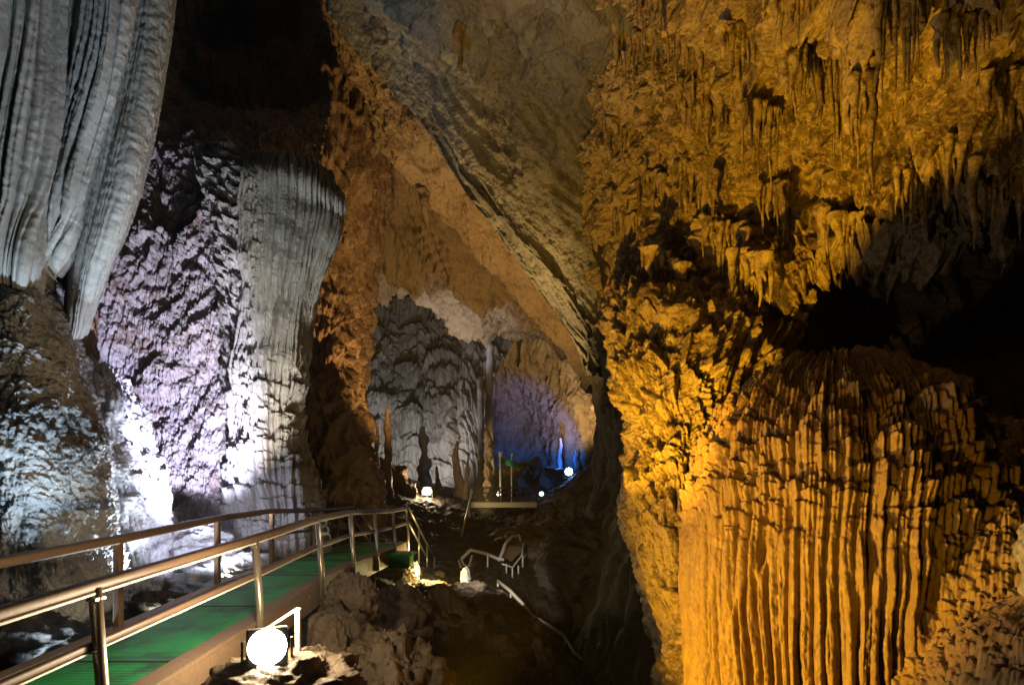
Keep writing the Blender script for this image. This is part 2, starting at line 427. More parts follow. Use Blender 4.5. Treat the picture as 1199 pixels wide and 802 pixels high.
# ---- near grey slab of the vault
def d_slab(p, s, t, u, v):
    D_ = (.58, .31, -.74)
    q = along(p, D_, .16); q2 = along(p, D_, .3)
    e = fbm(q*.5, 2, 80); k = np.floor(e*6)
    return .55*fbm(p*.2, 2, 31)+.5*ridged(q*.5, 3, 81, .5)+.22*(k+sstep(.8, 1, e*6-k))+.10*facets(q2*2.2, 82)+.05*facets(p*3.5, 84)+.10*fbm(along(p, D_, .5)*2.6, 4, 87, .65)
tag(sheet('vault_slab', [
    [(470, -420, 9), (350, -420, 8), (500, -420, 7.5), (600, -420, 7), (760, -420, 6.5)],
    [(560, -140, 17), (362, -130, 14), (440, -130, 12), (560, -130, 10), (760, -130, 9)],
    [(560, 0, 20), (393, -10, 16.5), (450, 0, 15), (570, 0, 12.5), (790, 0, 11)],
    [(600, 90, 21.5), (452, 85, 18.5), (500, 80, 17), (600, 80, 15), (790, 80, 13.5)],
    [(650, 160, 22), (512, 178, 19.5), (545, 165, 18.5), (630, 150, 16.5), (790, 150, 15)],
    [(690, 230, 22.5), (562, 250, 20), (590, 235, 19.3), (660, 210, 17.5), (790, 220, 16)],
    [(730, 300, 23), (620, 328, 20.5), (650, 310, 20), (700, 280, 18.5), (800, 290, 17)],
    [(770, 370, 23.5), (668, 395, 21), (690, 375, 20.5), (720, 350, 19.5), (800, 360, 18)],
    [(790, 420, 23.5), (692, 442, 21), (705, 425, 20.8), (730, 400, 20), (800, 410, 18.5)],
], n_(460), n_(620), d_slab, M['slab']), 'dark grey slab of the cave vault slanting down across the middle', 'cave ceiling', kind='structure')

# ---- ochre band of the vault behind it
def d_band(p, s, t, u, v):
    q = along(p, (.58, .31, -.74), .3)
    return .35*fbm(p*.25, 2, 33)+.26*ridged(q*.7, 4, 82, .6)+.14*facets(q*1.6, 92)+.12*rough(p, 1, .9, 37, 1, .6)+.05*fbm(along(p, (.58, .31, -.74), .6)*4, 3, 83, .7)
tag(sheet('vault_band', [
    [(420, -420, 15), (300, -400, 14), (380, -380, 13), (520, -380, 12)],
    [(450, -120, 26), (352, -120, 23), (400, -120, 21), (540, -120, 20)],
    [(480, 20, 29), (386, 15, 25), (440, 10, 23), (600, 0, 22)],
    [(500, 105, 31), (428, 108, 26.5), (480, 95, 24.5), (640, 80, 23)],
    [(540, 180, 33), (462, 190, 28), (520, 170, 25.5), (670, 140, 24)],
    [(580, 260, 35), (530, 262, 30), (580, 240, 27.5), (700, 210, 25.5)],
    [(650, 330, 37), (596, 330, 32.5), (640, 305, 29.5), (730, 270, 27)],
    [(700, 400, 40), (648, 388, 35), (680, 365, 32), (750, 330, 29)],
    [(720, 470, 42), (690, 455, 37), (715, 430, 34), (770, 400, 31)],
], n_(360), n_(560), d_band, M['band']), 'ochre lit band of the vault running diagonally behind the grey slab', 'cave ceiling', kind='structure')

# ---- brown stepped ceiling behind, down to the mouth of the far chamber
def d_step(p, s, t, u, v):
    D_ = (.58, .31, -.74)
    q = along(p, D_, .2)
    off = np.zeros(p.shape, np.float32); off[..., 2] = -1.3*np.clip(noise(sc3(p, (.8, .8, .07)), 17)-.12, 0, 1)
    e = fbm(q*.28, 2, 88); k = np.floor(e*7)
    return (.6*fbm(p*.14, 2, 35)+.42*(k+sstep(.82, 1, e*7-k))+.35*ridged(q*.5, 3, 83, .55)+.30*facets(along(p, D_, .4)*1.3, 89)+.12*facets(p*2.6, 91)+.20*fbm(p*1.8, 4, 90, .65), off)
tag(sheet('stepped_ceiling', [
    [(240, -200, 27), (330, -200, 25), (400, -220, 24), (470, -240, 24), (560, -240, 24)],
    [(250, -40, 32), (330, -30, 29), (390, -20, 28), (440, -20, 28), (560, -60, 28)],
    [(270, 120, 33), (345, 90, 31), (410, 80, 30), (470, 90, 30), (600, 60, 30)],
    [(300, 220, 34), (365, 190, 33), (430, 180, 33), (500, 190, 32), (640, 160, 31)],
    [(320, 280, 38), (380, 260, 37), (450, 250, 36), (530, 270, 36), (680, 240, 34)],
    [(330, 310, 42), (395, 300, 41), (465, 300, 41), (560, 330, 41), (720, 320, 38)],
    [(350, 350, 46), (415, 335, 46), (480, 332, 46), (575, 378, 46), (740, 400, 42)],
    [(380, 340, 53), (440, 320, 55), (500, 320, 56), (610, 370, 56), (760, 440, 50)],
], n_(420), n_(480), d_step, M['band']), 'brown stepped ceiling above the mouth of the far chamber', 'cave ceiling', kind='structure')

# ---- left jamb of the chamber mouth and the brown wall behind the column
def d_jamb(p, s, t, u, v):
    return rough(p, .5, .3, 41, .4, .4)+.3*ridged(sc3(p, (.9, .9, .12)), 3, 86, .6)+flow(s, t, 2.2, .3, .5, .15, 6, .8)
tag(sheet('brown_wall', [
    [(230, 60, 24), (320, 60, 25), (370, 60, 26), (430, 60, 27), (470, 80, 31)],
    [(230, 200, 23), (320, 200, 24), (370, 200, 25), (425, 200, 27), (455, 210, 32)],
    [(230, 300, 23), (320, 310, 23), (370, 320, 24), (410, 310, 27), (440, 320, 33)],
    [(230, 420, 22), (320, 400, 22), (360, 400, 22.5), (402, 400, 24), (425, 390, 33)],
    [(230, 520, 20), (320, 500, 20), (360, 500, 20.5), (418, 500, 22), (415, 500, 30)],
    [(230, 600, 19), (320, 600, 19), (370, 600, 19.5), (438, 600, 21), (430, 600, 30)],
    [(230, 720, 18), (320, 720, 18), (370, 720, 18.5), (452, 720, 20), (440, 720, 30)],
], n_(300), n_(480), d_jamb, M['brown_wall']), 'dark brown fissured wall between the pale column and the far chamber', 'cave wall', kind='structure')

# ---- the far chamber
def d_far(p, s, t, u, v):
    return rough(p, .8, .12, 51, .5, .3)+1.3*caps(s, t, 4.5, 4.5, 52, .9, 3, .08, .5)+.5*caps(s, t, 1.6, 3.0, 53, .8, 2, .08)+.35*flutes(s, t, .7, 54, 6)
tag(sheet('chamber_wall', [
    [(360, 250, 58), (430, 240, 62), (500, 240, 64), (570, 260, 64), (640, 300, 60)],
    [(370, 330, 52), (430, 330, 60), (500, 330, 62), (560, 350, 62), (620, 380, 58)],
    [(385, 400, 47), (425, 395, 56), (490, 400, 59), (550, 400, 57), (590, 430, 53)],
    [(390, 480, 45), (425, 470, 52), (490, 480, 54), (545, 480, 52), (580, 480, 50)],
    [(400, 560, 44), (430, 560, 50), (490, 560, 52), (545, 560, 50), (578, 560, 50)],
    [(400, 640, 43), (430, 640, 48), (490, 640, 49), (545, 640, 47), (580, 640, 48)],
], n_(340), n_(420), d_far, M['far']), 'grey draped back wall of the far chamber left of the tall column', 'cave wall', kind='structure')
def d_far2(p, s, t, u, v):
    return rough(p, 1.5, .1, 53, .6, .5)+.8*caps(s, t, 5, 6, 55, .8, 3, .2, .9)+.35*flutes(s, t, 1.1, 56, 8)
tag(sheet('far_chamber_wall', [
    [(520, 280, 62), (580, 330, 62), (640, 370, 60), (700, 410, 54), (790, 420, 44)],
    [(520, 380, 66), (575, 400, 66), (640, 430, 64), (700, 455, 54), (790, 470, 42)],
    [(520, 460, 70), (575, 460, 70), (640, 480, 70), (695, 500, 56), (790, 510, 42)],
    [(520, 520, 73), (575, 520, 73), (640, 525, 72), (692, 545, 58), (790, 560, 40)],
    [(520, 650, 70), (575, 650, 70), (640, 650, 66), (700, 650, 52), (790, 650, 40)],
], n_(300), n_(280), d_far2, M['far_tan']), 'tan and blue lit back wall of the farthest chamber beyond the tall column', 'cave wall', kind='structure')

# ---- left lit wall
def d_left(p, s, t, u, v):
    m = sstep(.2, .5, v)
    c = .30*caps(s, t, .55, .75, 61, .85, 3, .2, .9)+.14*caps(s, t, .22, .4, 62, .8, 3, .2, .9)
    return rough(p, .36, .4, 63, .6, .4)+.36*(.4+.6*m)*c+.10*billow(sc3(p, (2.2, 2.2, 1.3)), 3, 66, .6)+.05*m*fbm(sc3(p, (4, 4, 2.4)), 3, 65, .6)
tag(sheet('lit_wall', [
    [(-60, -260, 17), (60, -260, 19), (200, -260, 24), (330, -260, 30), (420, -260, 27)],
    [(-60, -30, 17), (70, -20, 19), (190, -20, 24), (290, -10, 34), (400, -20, 27)],
    [(-60, 90, 16), (80, 90, 18), (190, 90, 22), (270, 95, 31), (390, 110, 25)],
    [(-60, 150, 15), (80, 150, 16.5), (190, 155, 18), (270, 150, 20), (380, 160, 23)],
    [(-60, 260, 14), (80, 250, 15), (190, 240, 15.8), (270, 240, 16), (370, 240, 20)],
    [(-60, 360, 13), (80, 350, 13.6), (180, 350, 14.3), (260, 350, 14.4), (350, 350, 17)],
    [(-60, 470, 12.6), (80, 460, 13), (170, 460, 13.3), (260, 460, 13.5), (345, 460, 15)],
    [(-60, 570, 12.2), (80, 560, 12.4), (170, 560, 12.6), (260, 560, 12.8), (345, 560, 13.6)],
    [(-60, 660, 11.6), (80, 660, 11.6), (170, 650, 11.7), (260, 640, 12), (350, 640, 12.8)],
    [(-60, 760, 11), (80, 760, 11), (170, 760, 11), (260, 740, 11.4), (360, 740, 12)],
], n_(560), n_(800), d_left, M['grey_wall']), 'lumpy left cave wall lit violet white low down, black hollow above', 'cave wall', kind='structure')

# ---- ground
gy = [
 (-4,  [4, 1, -.9, -1.6, -4, -5, -4, -3, -2, 2]),
 (2,   [4, 1, -.9, -1.6, -4, -5, -4, -3, -2, 2]),
 (5,   [3, .3, -.9, -1.5, -4.2, -5.2, -4.5, -3, -2, 2]),
 (8,   [3, .2, -.8, -1.2, -3.4, -5.5, -5, -3, -2, 2]),
 (11,  [3, .2, -.7, -1.0, -1.9, -5, -5, -3, -1, 2]),
 (13.5,[3, .4, -.5, -1.0, -1.5, -4.4, -5, -3, -1, 3]),
 (17,  [4, 1, -.2, -1.2, -2.4, -4.2, -4.0, -2, 0, 4]),
 (22,  [4, 2, .5, -1.0, -2.2, -2.9, -2.0, 1, 3, 6]),
 (30,  [5, 3, 1.3, .2, -.3, .5, 2.0, 4, 6, 8]),
 (40,  [5, 3, 1.6, .6, .2, .7, 3.0, 5, 7, 9]),
 (52,  [5, 3, 1.8, 1.0, .9, 1.3, 2.6, 5, 7, 9]),
 (75,  [5, 3, 2.0, 1.6, 1.6, 2.0, 3.0, 5, 7, 9]),
 (110, [5, 3, 2.0, 1.6, 1.6, 2.0, 3.0, 5, 7, 9])]
gx = [-40, -12, -6.5, -3, 0, 2.6, 5, 9, 18, 60]
def d_ground(p, s, t, u, v):
    return rough(p, .16, .5, 71, 1, .3)+.14*billow(p*1.1, 3, 72)
gA = [[(x*(1 if y < 25 else .6+.4*y/25), y, z) for x, z in zip(gx, zs)] for y, zs in gy]
tag(sheet('ground', gA, n_(620), n_(620), d_ground, M['ground'], world=True), kind='structure', label='dark rocky cave floor falling away below the walkway', cat='ground')

# ================================================================== FORMATIONS
# ---- the large ribbed dome at the right
DC = (4.2, 6.95); DPROF = [(.02, 3.08), (.4, 3.02), (.8, 2.84), (1.14, 2.54), (1.42, 2.14), (1.60, 1.66), (1.70, 1.0), (1.69, 0), (1.64, -1), (1.64, -2.2), (1.7, -3.4), (1.8, -5)]
# shoulders seen on the dome: (x, y of the top, width, length) in an enlargement of the photo, and how far it swells
SH = [(90, 228, 130, 75, .17), (80, 292, 110, 560, .15), (170, 335, 110, 520, .17), (280, 215, 130, 250, .17), (345, 325, 90, 130, .12),
      (425, 238, 80, 150, .15), (470, 150, 120, 150, .12), (578, 292, 115, 620, .22), (455, 378, 120, 470, .17), (345, 440, 130, 420, .17),
      (262, 560, 100, 360, .12), (695, 430, 120, 420, .20), (805, 275, 150, 120, .15), (885, 212, 130, 75, .13), (975, 300, 120, 80, .13),
      (1010, 372, 140, 80, .14), (925, 455, 140, 85, .15), (1000, 520, 180, 80, .15), (1060, 610, 210, 90, .15), (830, 370, 110, 190, .16),
      (715, 300, 110, 130, .14), (650, 215, 150, 70, .10), (735, 185, 120, 90, .12), (865, 600, 90, 110, .15), (560, 95, 140, 100, .09),
      (800, 520, 80, 280, .12), (1090, 450, 120, 70, .12), (240, 470, 80, 340, .10), (520, 240, 70, 60, .08)]
def dome_coords(px, py):
    dx, dy = (px-CX)/F, 1.0; R_ = 1.72
    a = dx*dx+dy*dy; b = -2*(dx*DC[0]+dy*DC[1]); c = DC[0]**2+DC[1]**2-R_*R_
    D_ = max(b*b-4*a*c, 0); k = (-b-math.sqrt(D_))/(2*a)
    X, Y = dx*k, dy*k; z = EYE-(py-HY)/F*k
    an = math.atan2(Y-DC[1], X-DC[0]) % (2*PI); return an, z, k
def d_dome(p, s, t, u, v):
    right = sstep(4.35, 5.1, u)
    up = 1-sstep(2.3, 3.2, t+.5*n2(s*1.5, t*0, 99))
    w = np.clip(up+.85*right, 0, 1)
    z = p[..., 2]; d = .05*caps(s, t, .62, 2.6, 101, .8, 2, .06, .5)
    ws = s+.05*n2(s*3, t*3, 91); wz = z+.07*n2(s*4, t*2, 92)
    big = np.zeros_like(s)
    rm = 2.3
    for (x, y, wd, ln, am) in SH:
        an, zt, k = dome_coords(800+x/2.97, 400+y/2.97)
        W = wd/2.97/F*k*1.15; L = ln/2.97/F*k
        q = (ws/rm-an)*1.75/(W*.5)
        c = np.sqrt(np.clip(1-q*q, 0, 1)); f = (zt-wz)/L-.05*q*q*W/L
        f0 = (zt-wz)-.35*W*q*q
        big = np.maximum(big, am*1.15*c**.8*sstep(0, .07, f0)*np.clip(1-np.clip(f, 0, 1), 0, 1)**.55)
    mid = (.09+.08*up)*caps(s, t+.15, .40, .45, 102, .85, 3, .12, .7)*w
    sm = .07*caps(s, t, .15, .30, 103, .7, 2, .12)*np.clip(.15+w, 0, 1)
    fw = .6+.8*np.clip(n2(s*1.1, t*.25, 95)+.5, 0, 1)
    mk_ = sstep(-.12, .12, n2(s*1.6, t*.45, 97))
    sb = s+.06*n2(s*2, t*.9, 98)
    fl = .12*fw*(mk_*flutes(sb, t, .185, 104, 2.0)+(1-mk_)*flutes(sb, t, .115, 114, 1.6))*(1-.5*w)+.045*flutes(sb, t, .06, 105, 1.2)*(.45+.55*w)
    d = d+big+mid+sm+fl+.08*fbm(sc3(p, (.8, .8, .5)), 2, 106)
    d += .014*fbm(sc3(p, (16, 16, 9)), 3, 107, .6)
    return d
dome = revolve('flowstone_dome', DC[0], DC[1], DPROF,
    n_(1500), n_(900), d_dome, M['flow_tan'])
tag(dome, 'huge amber ribbed flowstone dome like a jellyfish on the right', 'flowstone')

def d_mound(p, s, t, u, v):
    return .11*caps(s, t, .26, .34, 121, .9, 3, .14, .6)+.05*caps(s, t, .11, .17, 122, .8, 2, .15)+.02*flutes(s, t, .045, 124, .5)+.12*fbm(p*1.3, 3, 123)+.010*fbm(p*18, 2, 7)
tag(revolve('flowstone_mound', 5.35, 5.6, [(.02, 1.75), (.4, 1.68), (.8, 1.40), (1.1, 1.0), (1.32, .5), (1.5, -.1), (1.62, -.8), (1.8, -1.8), (2.0, -4.6)],
    n_(900), n_(560), d_mound, M['flow_tan']), 'scalloped tan flowstone mound in the right corner below the ribbed dome', 'flowstone')
tag(revolve('flowstone_mound', 4.35, 4.15, [(.02, .62), (.3, .55), (.6, .3), (.85, -.1), (1.0, -.6), (1.15, -1.4), (1.3, -4.8)],
    n_(700), n_(400), d_mound, M['flow_tan']), 'lowest scalloped flowstone mound cut by the bottom right corner', 'flowstone')
def d_pale(p, s, t, u, v): return .08*fbm(p*2.5, 3, 131)+.03*billow(p*7, 3, 132)
tag(revolve('pale_rock', 4.18, 4.05, [(.02, 1.36), (.12, 1.33), (.2, 1.2), (.24, 1.0), (.2, .8), (.15, .45)], 90, 90, d_pale, M['white_rock']),
    'small pale rock at the right edge on the tan mound', 'rock')

# ---- upper left pleated curtains
def pleats(n, amp, seed, wav=.3, rip=.006):
    def f(p, s, t, u, v):
        uu = u*n+wav*n2(u*n*.45, v*1.3, seed)+.12*n2(u*n*.8, v*4, seed+1)
        k = np.floor(uu); x = uu-k
        r = np.sin(PI*x)**.45
        var = .5+.9*h1(k, seed)
        d = amp*r*var+amp*.9*n2(u*3, v*1.5, seed+2)+.2*amp*np.abs(np.sin(PI*(uu*2.3+.6*n2(u*n, v*2, seed+8))))+.012*np.abs(np.sin(PI*(s/.06+.5*n2(s*4, t*2, seed+9))))
        d += rip*np.sin(t*34+5*n2(u*9, v*9, seed+4))*np.clip(n2(u*4, v*5, seed+6)+.5, 0, 1)
        d += .012*fbm(sc3(p, (9, 9, 7)), 3, seed+5, .6)
        return d
    return f
cur = empty('flowstone_curtain', P(20, 300, 7))
tag(cur, 'tall white pleated curtain of flowstone hanging at the upper left edge', 'flowstone curtain')
o1 = sheet('pleated_sheet', [
    [(-130, -200, 7.2), (-70, -200, 6.9), (0, -200, 6.8), (60, -200, 7.0), (96, -200, 7.6), (110, -200, 9)],
    [(-130, 0, 7.4), (-70, 0, 7.1), (0, 0, 7.0), (50, 0, 7.2), (80, 0, 7.8), (90, 0, 9)],
    [(-130, 130, 7.5), (-70, 130, 7.3), (-10, 130, 7.2), (40, 130, 7.3), (64, 130, 7.8), (76, 130, 9)],
    [(-130, 240, 7.6), (-75, 240, 7.3), (-20, 240, 7.2), (20, 240, 7.3), (44, 240, 7.7), (60, 240, 9)],
    [(-130, 310, 7.7), (-80, 310, 7.4), (-30, 315, 7.3), (8, 318, 7.3), (34, 322, 7.6), (50, 330, 8.8)],
    [(-130, 345, 8.4), (-80, 345, 8.2), (-30, 350, 8.1), (8, 350, 8.1), (30, 350, 8.3), (44, 350, 8.9)],
], n_(520), n_(420), pleats(17, .13, 201, .5, .002), M['white_flow'])
o2 = sheet('folded_sheet', [
    [(112, -200, 9), (104, -200, 7.8), (120, -200, 7.4), (146, -200, 7.3), (168, -200, 7.5), (176, -200, 9)],
    [(104, 0, 9), (96, 0, 7.9), (112, 0, 7.6), (135, 0, 7.5), (153, 0, 7.7), (160, 0, 9)],
    [(96, 90, 9), (88, 90, 8), (102, 90, 7.7), (124, 90, 7.6), (140, 90, 7.8), (148, 90, 9)],
    [(80, 170, 9), (70, 170, 8), (84, 170, 7.8), (102, 170, 7.7), (120, 165, 7.9), (128, 160, 9)],
    [(62, 240, 9), (56, 240, 8), (68, 240, 7.8), (84, 235, 7.7), (99, 225, 7.9), (108, 220, 9)],
    [(54, 300, 8.6), (50, 296, 8), (58, 296, 7.9), (68, 292, 7.9), (80, 285, 7.9), (88, 280, 8.6)],
    [(48, 326, 8.2), (47, 324, 8), (49, 322, 7.95), (52, 320, 7.95), (55, 318, 8), (57, 316, 8.2)],
], n_(240), n_(420), pleats(7.3, .12, 211, .5, .003), M['white_flow'])
o3 = sheet('broad_sheet', [
    [(150, -200, 9.4), (158, -200, 8.2), (176, -200, 7.9), (196, -200, 7.9), (214, -200, 8.3), (216, -200, 10)],
    [(142, 0, 9.4), (150, 0, 8.3), (166, 0, 8.0), (184, 0, 8.0), (200, 0, 8.4), (202, 0, 10)],
    [(130, 90, 9.4), (138, 90, 8.3), (156, 90, 8.0), (176, 90, 8.0), (188, 90, 8.4), (189, 90, 10)],
    [(110, 180, 9.4), (118, 180, 8.3), (138, 180, 8.0), (160, 180, 8.0), (171, 180, 8.4), (172, 180, 10)],
    [(94, 260, 9.6), (102, 260, 8.4), (120, 260, 8.1), (138, 260, 8.1), (150, 255, 8.5), (150, 255, 10)],
    [(82, 330, 9.8), (88, 330, 8.6), (100, 330, 8.4), (112, 325, 8.4), (124, 320, 8.7), (124, 320, 10)],
    [(76, 400, 9.8), (80, 398, 9), (86, 396, 8.9), (93, 392, 8.9), (99, 390, 9), (100, 388, 10)],
], n_(240), n_(460), pleats(2.4, .05, 221, .3, .004), M['white_flow'])
adopt(cur, o1, o2, o3)

# dark cleft behind the curtains
def d_cleft(p, s, t, u, v): return rough(p, .2, .8, 143, .5, .3)
tag(sheet('cleft_wall', [
    [(-160, -200, 9.3), (60, -200, 10), (150, -200, 10), (205, -200, 11)],
    [(-160, 100, 9.3), (60, 100, 10), (130, 100, 10), (180, 100, 11.2)],
    [(-160, 260, 9.4), (40, 260, 10.2), (100, 260, 10.2), (140, 260, 11.4)],
    [(-160, 420, 9.5), (40, 420, 10.2), (80, 420, 10.3), (112, 420, 11.4)],
    [(-160, 640, 9.5), (40, 640, 10), (90, 640, 10.2), (130, 640, 11)],
], n_(200), n_(260), d_cleft, M['brown_wall']), 'dark cleft rock behind the white curtains at the upper left', 'cave wall', kind='structure')

# ---- left mound below the curtain
def d_lm(p, s, t, u, v):
    return .26*fbm(sc3(p, (.9, .9, .6)), 3, 151)+.07*caps(s, t, .17, .22, 152, .85, 3, .25, .9)+.05*billow(sc3(p, (6, 6, 3.4)), 3, 153, .6)+.02*fbm(p*16, 3, 4, .6)
tag(sheet('boulder_slope', [
    [(-140, 290, 8.6), (-60, 285, 8.3), (0, 300, 8.1), (30, 312, 8.2), (48, 325, 8.6), (60, 330, 10.5)],
    [(-140, 340, 7.7), (-60, 335, 7.4), (5, 340, 7.3), (42, 345, 7.6), (60, 350, 8.3), (70, 350, 10.5)],
    [(-140, 420, 7.2), (-60, 415, 7.0), (10, 415, 7.0), (55, 415, 7.4), (80, 415, 8.2), (86, 415, 10.5)],
    [(-140, 510, 7.0), (-60, 505, 6.8), (20, 505, 6.8), (75, 500, 7.3), (105, 500, 8.2), (108, 500, 10.5)],
    [(-140, 590, 6.9), (-60, 590, 6.7), (25, 590, 6.8), (90, 585, 7.3), (128, 585, 8.3), (128, 585, 10.5)],
    [(-140, 680, 6.8), (-60, 680, 6.6), (30, 680, 6.8), (100, 675, 7.4), (142, 670, 8.4), (140, 670, 10.5)],
    [(-140, 800, 6.7), (-60, 800, 6.5), (40, 800, 6.7), (110, 800, 7.4), (150, 790, 8.4), (150, 790, 10.5)],
], n_(520), n_(640), d_lm, M['white_rock']), 'rough white rock slope at the left edge below the pleated curtain', 'rock')

def d_bm(p, s, t, u, v):
    return .22*fbm(sc3(p, (1.1, 1.1, .6)), 3, 161)+.16*caps(s, t, .4, .9, 162, .9, 3, .12)+.05*flutes(s, t, .08, 163, .8)+.04*fbm(sc3(p, (7, 7, 4)), 3, 164, .6)
tag(sheet('pale_outcrop', [
    [(120, 425, 11.5), (86, 432, 10.6), (108, 425, 10), (130, 440, 10.3), (150, 470, 11.5)],
    [(110, 470, 11), (82, 470, 10), (110, 465, 9.4), (140, 480, 9.7), (165, 500, 11)],
    [(110, 530, 11), (84, 530, 9.8), (118, 525, 9.2), (155, 535, 9.6), (182, 545, 11)],
    [(120, 590, 11), (90, 590, 9.6), (126, 590, 9.1), (168, 590, 9.5), (196, 595, 11)],
    [(120, 660, 11), (96, 660, 9.5), (134, 660, 9.0), (178, 655, 9.4), (208, 650, 11)],
    [(120, 760, 11), (100, 760, 9.2), (140, 760, 8.8), (184, 750, 9.2), (214, 740, 11)],
], n_(280), n_(420), d_bm, M['white_rock']), 'bright cream outcrop beside the left slope, brightest rock behind the walkway', 'rock')

# ---- pale fluted column at the left centre
def d_col(p, s, t, u, v):
    seg = sstep(.1, .5, n2(s*1.3, t*.35, 7)+.9*np.exp(-((s-1.55)/.28)**2)*(1-sstep(.45, .6, v)))
    lo = sstep(.5, .62, v)
    return (.15*flutes(s, t, .125, 171, 4)*(1-.6*seg)+(.09*seg+.12*lo)*caps(s, t, .45, .5, 172, .9, 3, .12)
            + .22*lo*caps(s, t, .5, 1.2, 173, .8, 2, .08)+.03*flutes(s, t, .05, 174, .8)+.12*fbm(p*.8, 3, 175)+.010*fbm(p*13, 2, 6))
tag(sheet('flowstone_column', [
    [(300, 182, 15.6), (302, 184, 15.6), (325, 181, 15.3), (350, 184, 15.3), (372, 196, 15.6), (374, 198, 15.8), (370, 200, 16.5)],
    [(300, 196, 14.2), (292, 196, 13.3), (320, 192, 12.9), (352, 196, 12.9), (382, 218, 13.3), (392, 228, 14.0), (384, 225, 16)],
    [(305, 240, 14.2), (291, 240, 13.1), (318, 240, 12.6), (352, 240, 12.7), (382, 250, 13.2), (394, 256, 14.0), (386, 250, 16)],
    [(305, 290, 14.2), (290, 290, 13.0), (314, 290, 12.5), (346, 290, 12.5), (372, 290, 13.0), (385, 292, 13.9), (376, 290, 16)],
    [(305, 340, 14.2), (288, 340, 13.0), (310, 340, 12.5), (340, 340, 12.5), (358, 340, 13.0), (367, 342, 13.9), (362, 340, 16)],
    [(300, 420, 14.2), (286, 420, 12.9), (306, 420, 12.4), (328, 420, 12.4), (344, 420, 12.9), (351, 420, 13.8), (348, 420, 16)],
    [(295, 500, 14.0), (282, 500, 12.7), (302, 500, 12.2), (322, 500, 12.2), (334, 500, 12.7), (340, 500, 13.6), (336, 500, 16)],
    [(290, 570, 13.6), (276, 570, 12.5), (302, 570, 12.0), (330, 570, 11.9), (350, 570, 12.2), (362, 572, 13.2), (356, 570, 16)],
    [(280, 640, 13.4), (264, 640, 12.3), (300, 640, 11.7), (335, 640, 11.6), (358, 640, 11.9), (372, 640, 13), (366, 640, 16)],
    [(280, 760, 13), (260, 760, 12), (300, 760, 11.4), (335, 760, 11.3), (358, 760, 11.6), (372, 760, 13), (366, 760, 16)],
], n_(420), n_(820), d_col, M['cream']), 'tall pale fluted flowstone column standing against the left wall', 'flowstone column')

def d_scal(p, s, t, u, v):
    return .24*caps(s, t, .55, .6, 181, .9, 3, .16, .8)+.04*caps(s, t, .2, .3, 182, .7, 2, .2)+.04*flutes(s, t, .1, 188, 1)+.14*fbm(p*1.2, 3, 183)+.03*fbm(p*7, 3, 184)
tag(sheet('scalloped_flowstone', [
    [(262, 175, 17), (236, 178, 15.8), (262, 172, 15), (292, 180, 14.9), (302, 184, 17)],
    [(262, 210, 16.5), (240, 212, 14.9), (264, 208, 14.2), (290, 214, 14.2), (302, 214, 16)],
    [(270, 270, 16), (250, 270, 14.5), (268, 268, 13.7), (290, 272, 13.7), (302, 272, 15.5)],
    [(280, 340, 16), (262, 340, 14.2), (275, 338, 13.5), (290, 340, 13.5), (302, 340, 15.5)],
    [(285, 420, 16), (266, 420, 13.9), (278, 420, 13.3), (290, 420, 13.3), (302, 420, 15.5)],
    [(285, 540, 16), (266, 540, 13.4), (276, 540, 12.9), (290, 540, 12.9), (302, 540, 15)],
], n_(200), n_(520), d_scal, M['cream']), 'narrow scalloped flowstone running down the left side of the fluted column', 'flowstone')

bpy.context.view_layer.update()

# ================================================================== DRIPSTONE
dg = bpy.context.evaluated_depsgraph_get()
def shoot(px, py):
    """where the sight line through a spot of the rock meets it"""
    o = Vector((0, 0, EYE)); d = Vector(P(px, py, 1))-o
    ok, loc, nor, idx, ob, mt = sc.ray_cast(dg, o, d.normalized())
    return (loc, ob) if ok else (None, None)
def ground_z(x, y, z0=4.0):
    g = bpy.data.objects['ground']
    ok, loc, nor, idx = g.ray_cast(Vector((x, y, 30)), Vector((0, 0, -1)))
    return loc.z if ok else 0

def cone_grid(x, y, ztop, r, L, seed, nseg=14, nrow=30, flare=1.6, lump=.18, tip=.12, flat=1.0, lean=(0, 0)):
    f = np.linspace(0, 1, nrow)[:, None]; a = np.linspace(0, 2*PI, nseg, endpoint=False)[None]
    prof = r*((1-f)**.75*(1-tip)+tip)*(1+(flare-1)*np.exp(-f*9)); prof[-1] = r*.02; prof[0] *= .15; prof[1] *= .72; prof[2] *= .93
    V = np.stack([np.cos(a)*prof*flat, np.sin(a)*prof, -f*L+0*a], -1).astype(np.float32)
    nz = fbm(sc3(V, (.7/r, .7/r, 1.4/(r*4)))+seed*3.1, 3, seed)
    wob = np.stack([noise(np.concatenate([f*2+seed, f*0+1.7, f*0], -1), 3), noise(np.concatenate([f*2+seed, f*0+9.7, f*0], -1), 4)], -1)*r*.9
    V[..., :2] *= (1+lump*2.2*nz)[..., None]
    V[..., :2] += wob[:, None, :]
    V[..., 0] += x+lean[0]*f; V[..., 1] += y+lean[1]*f; V[..., 2] += ztop
    return V

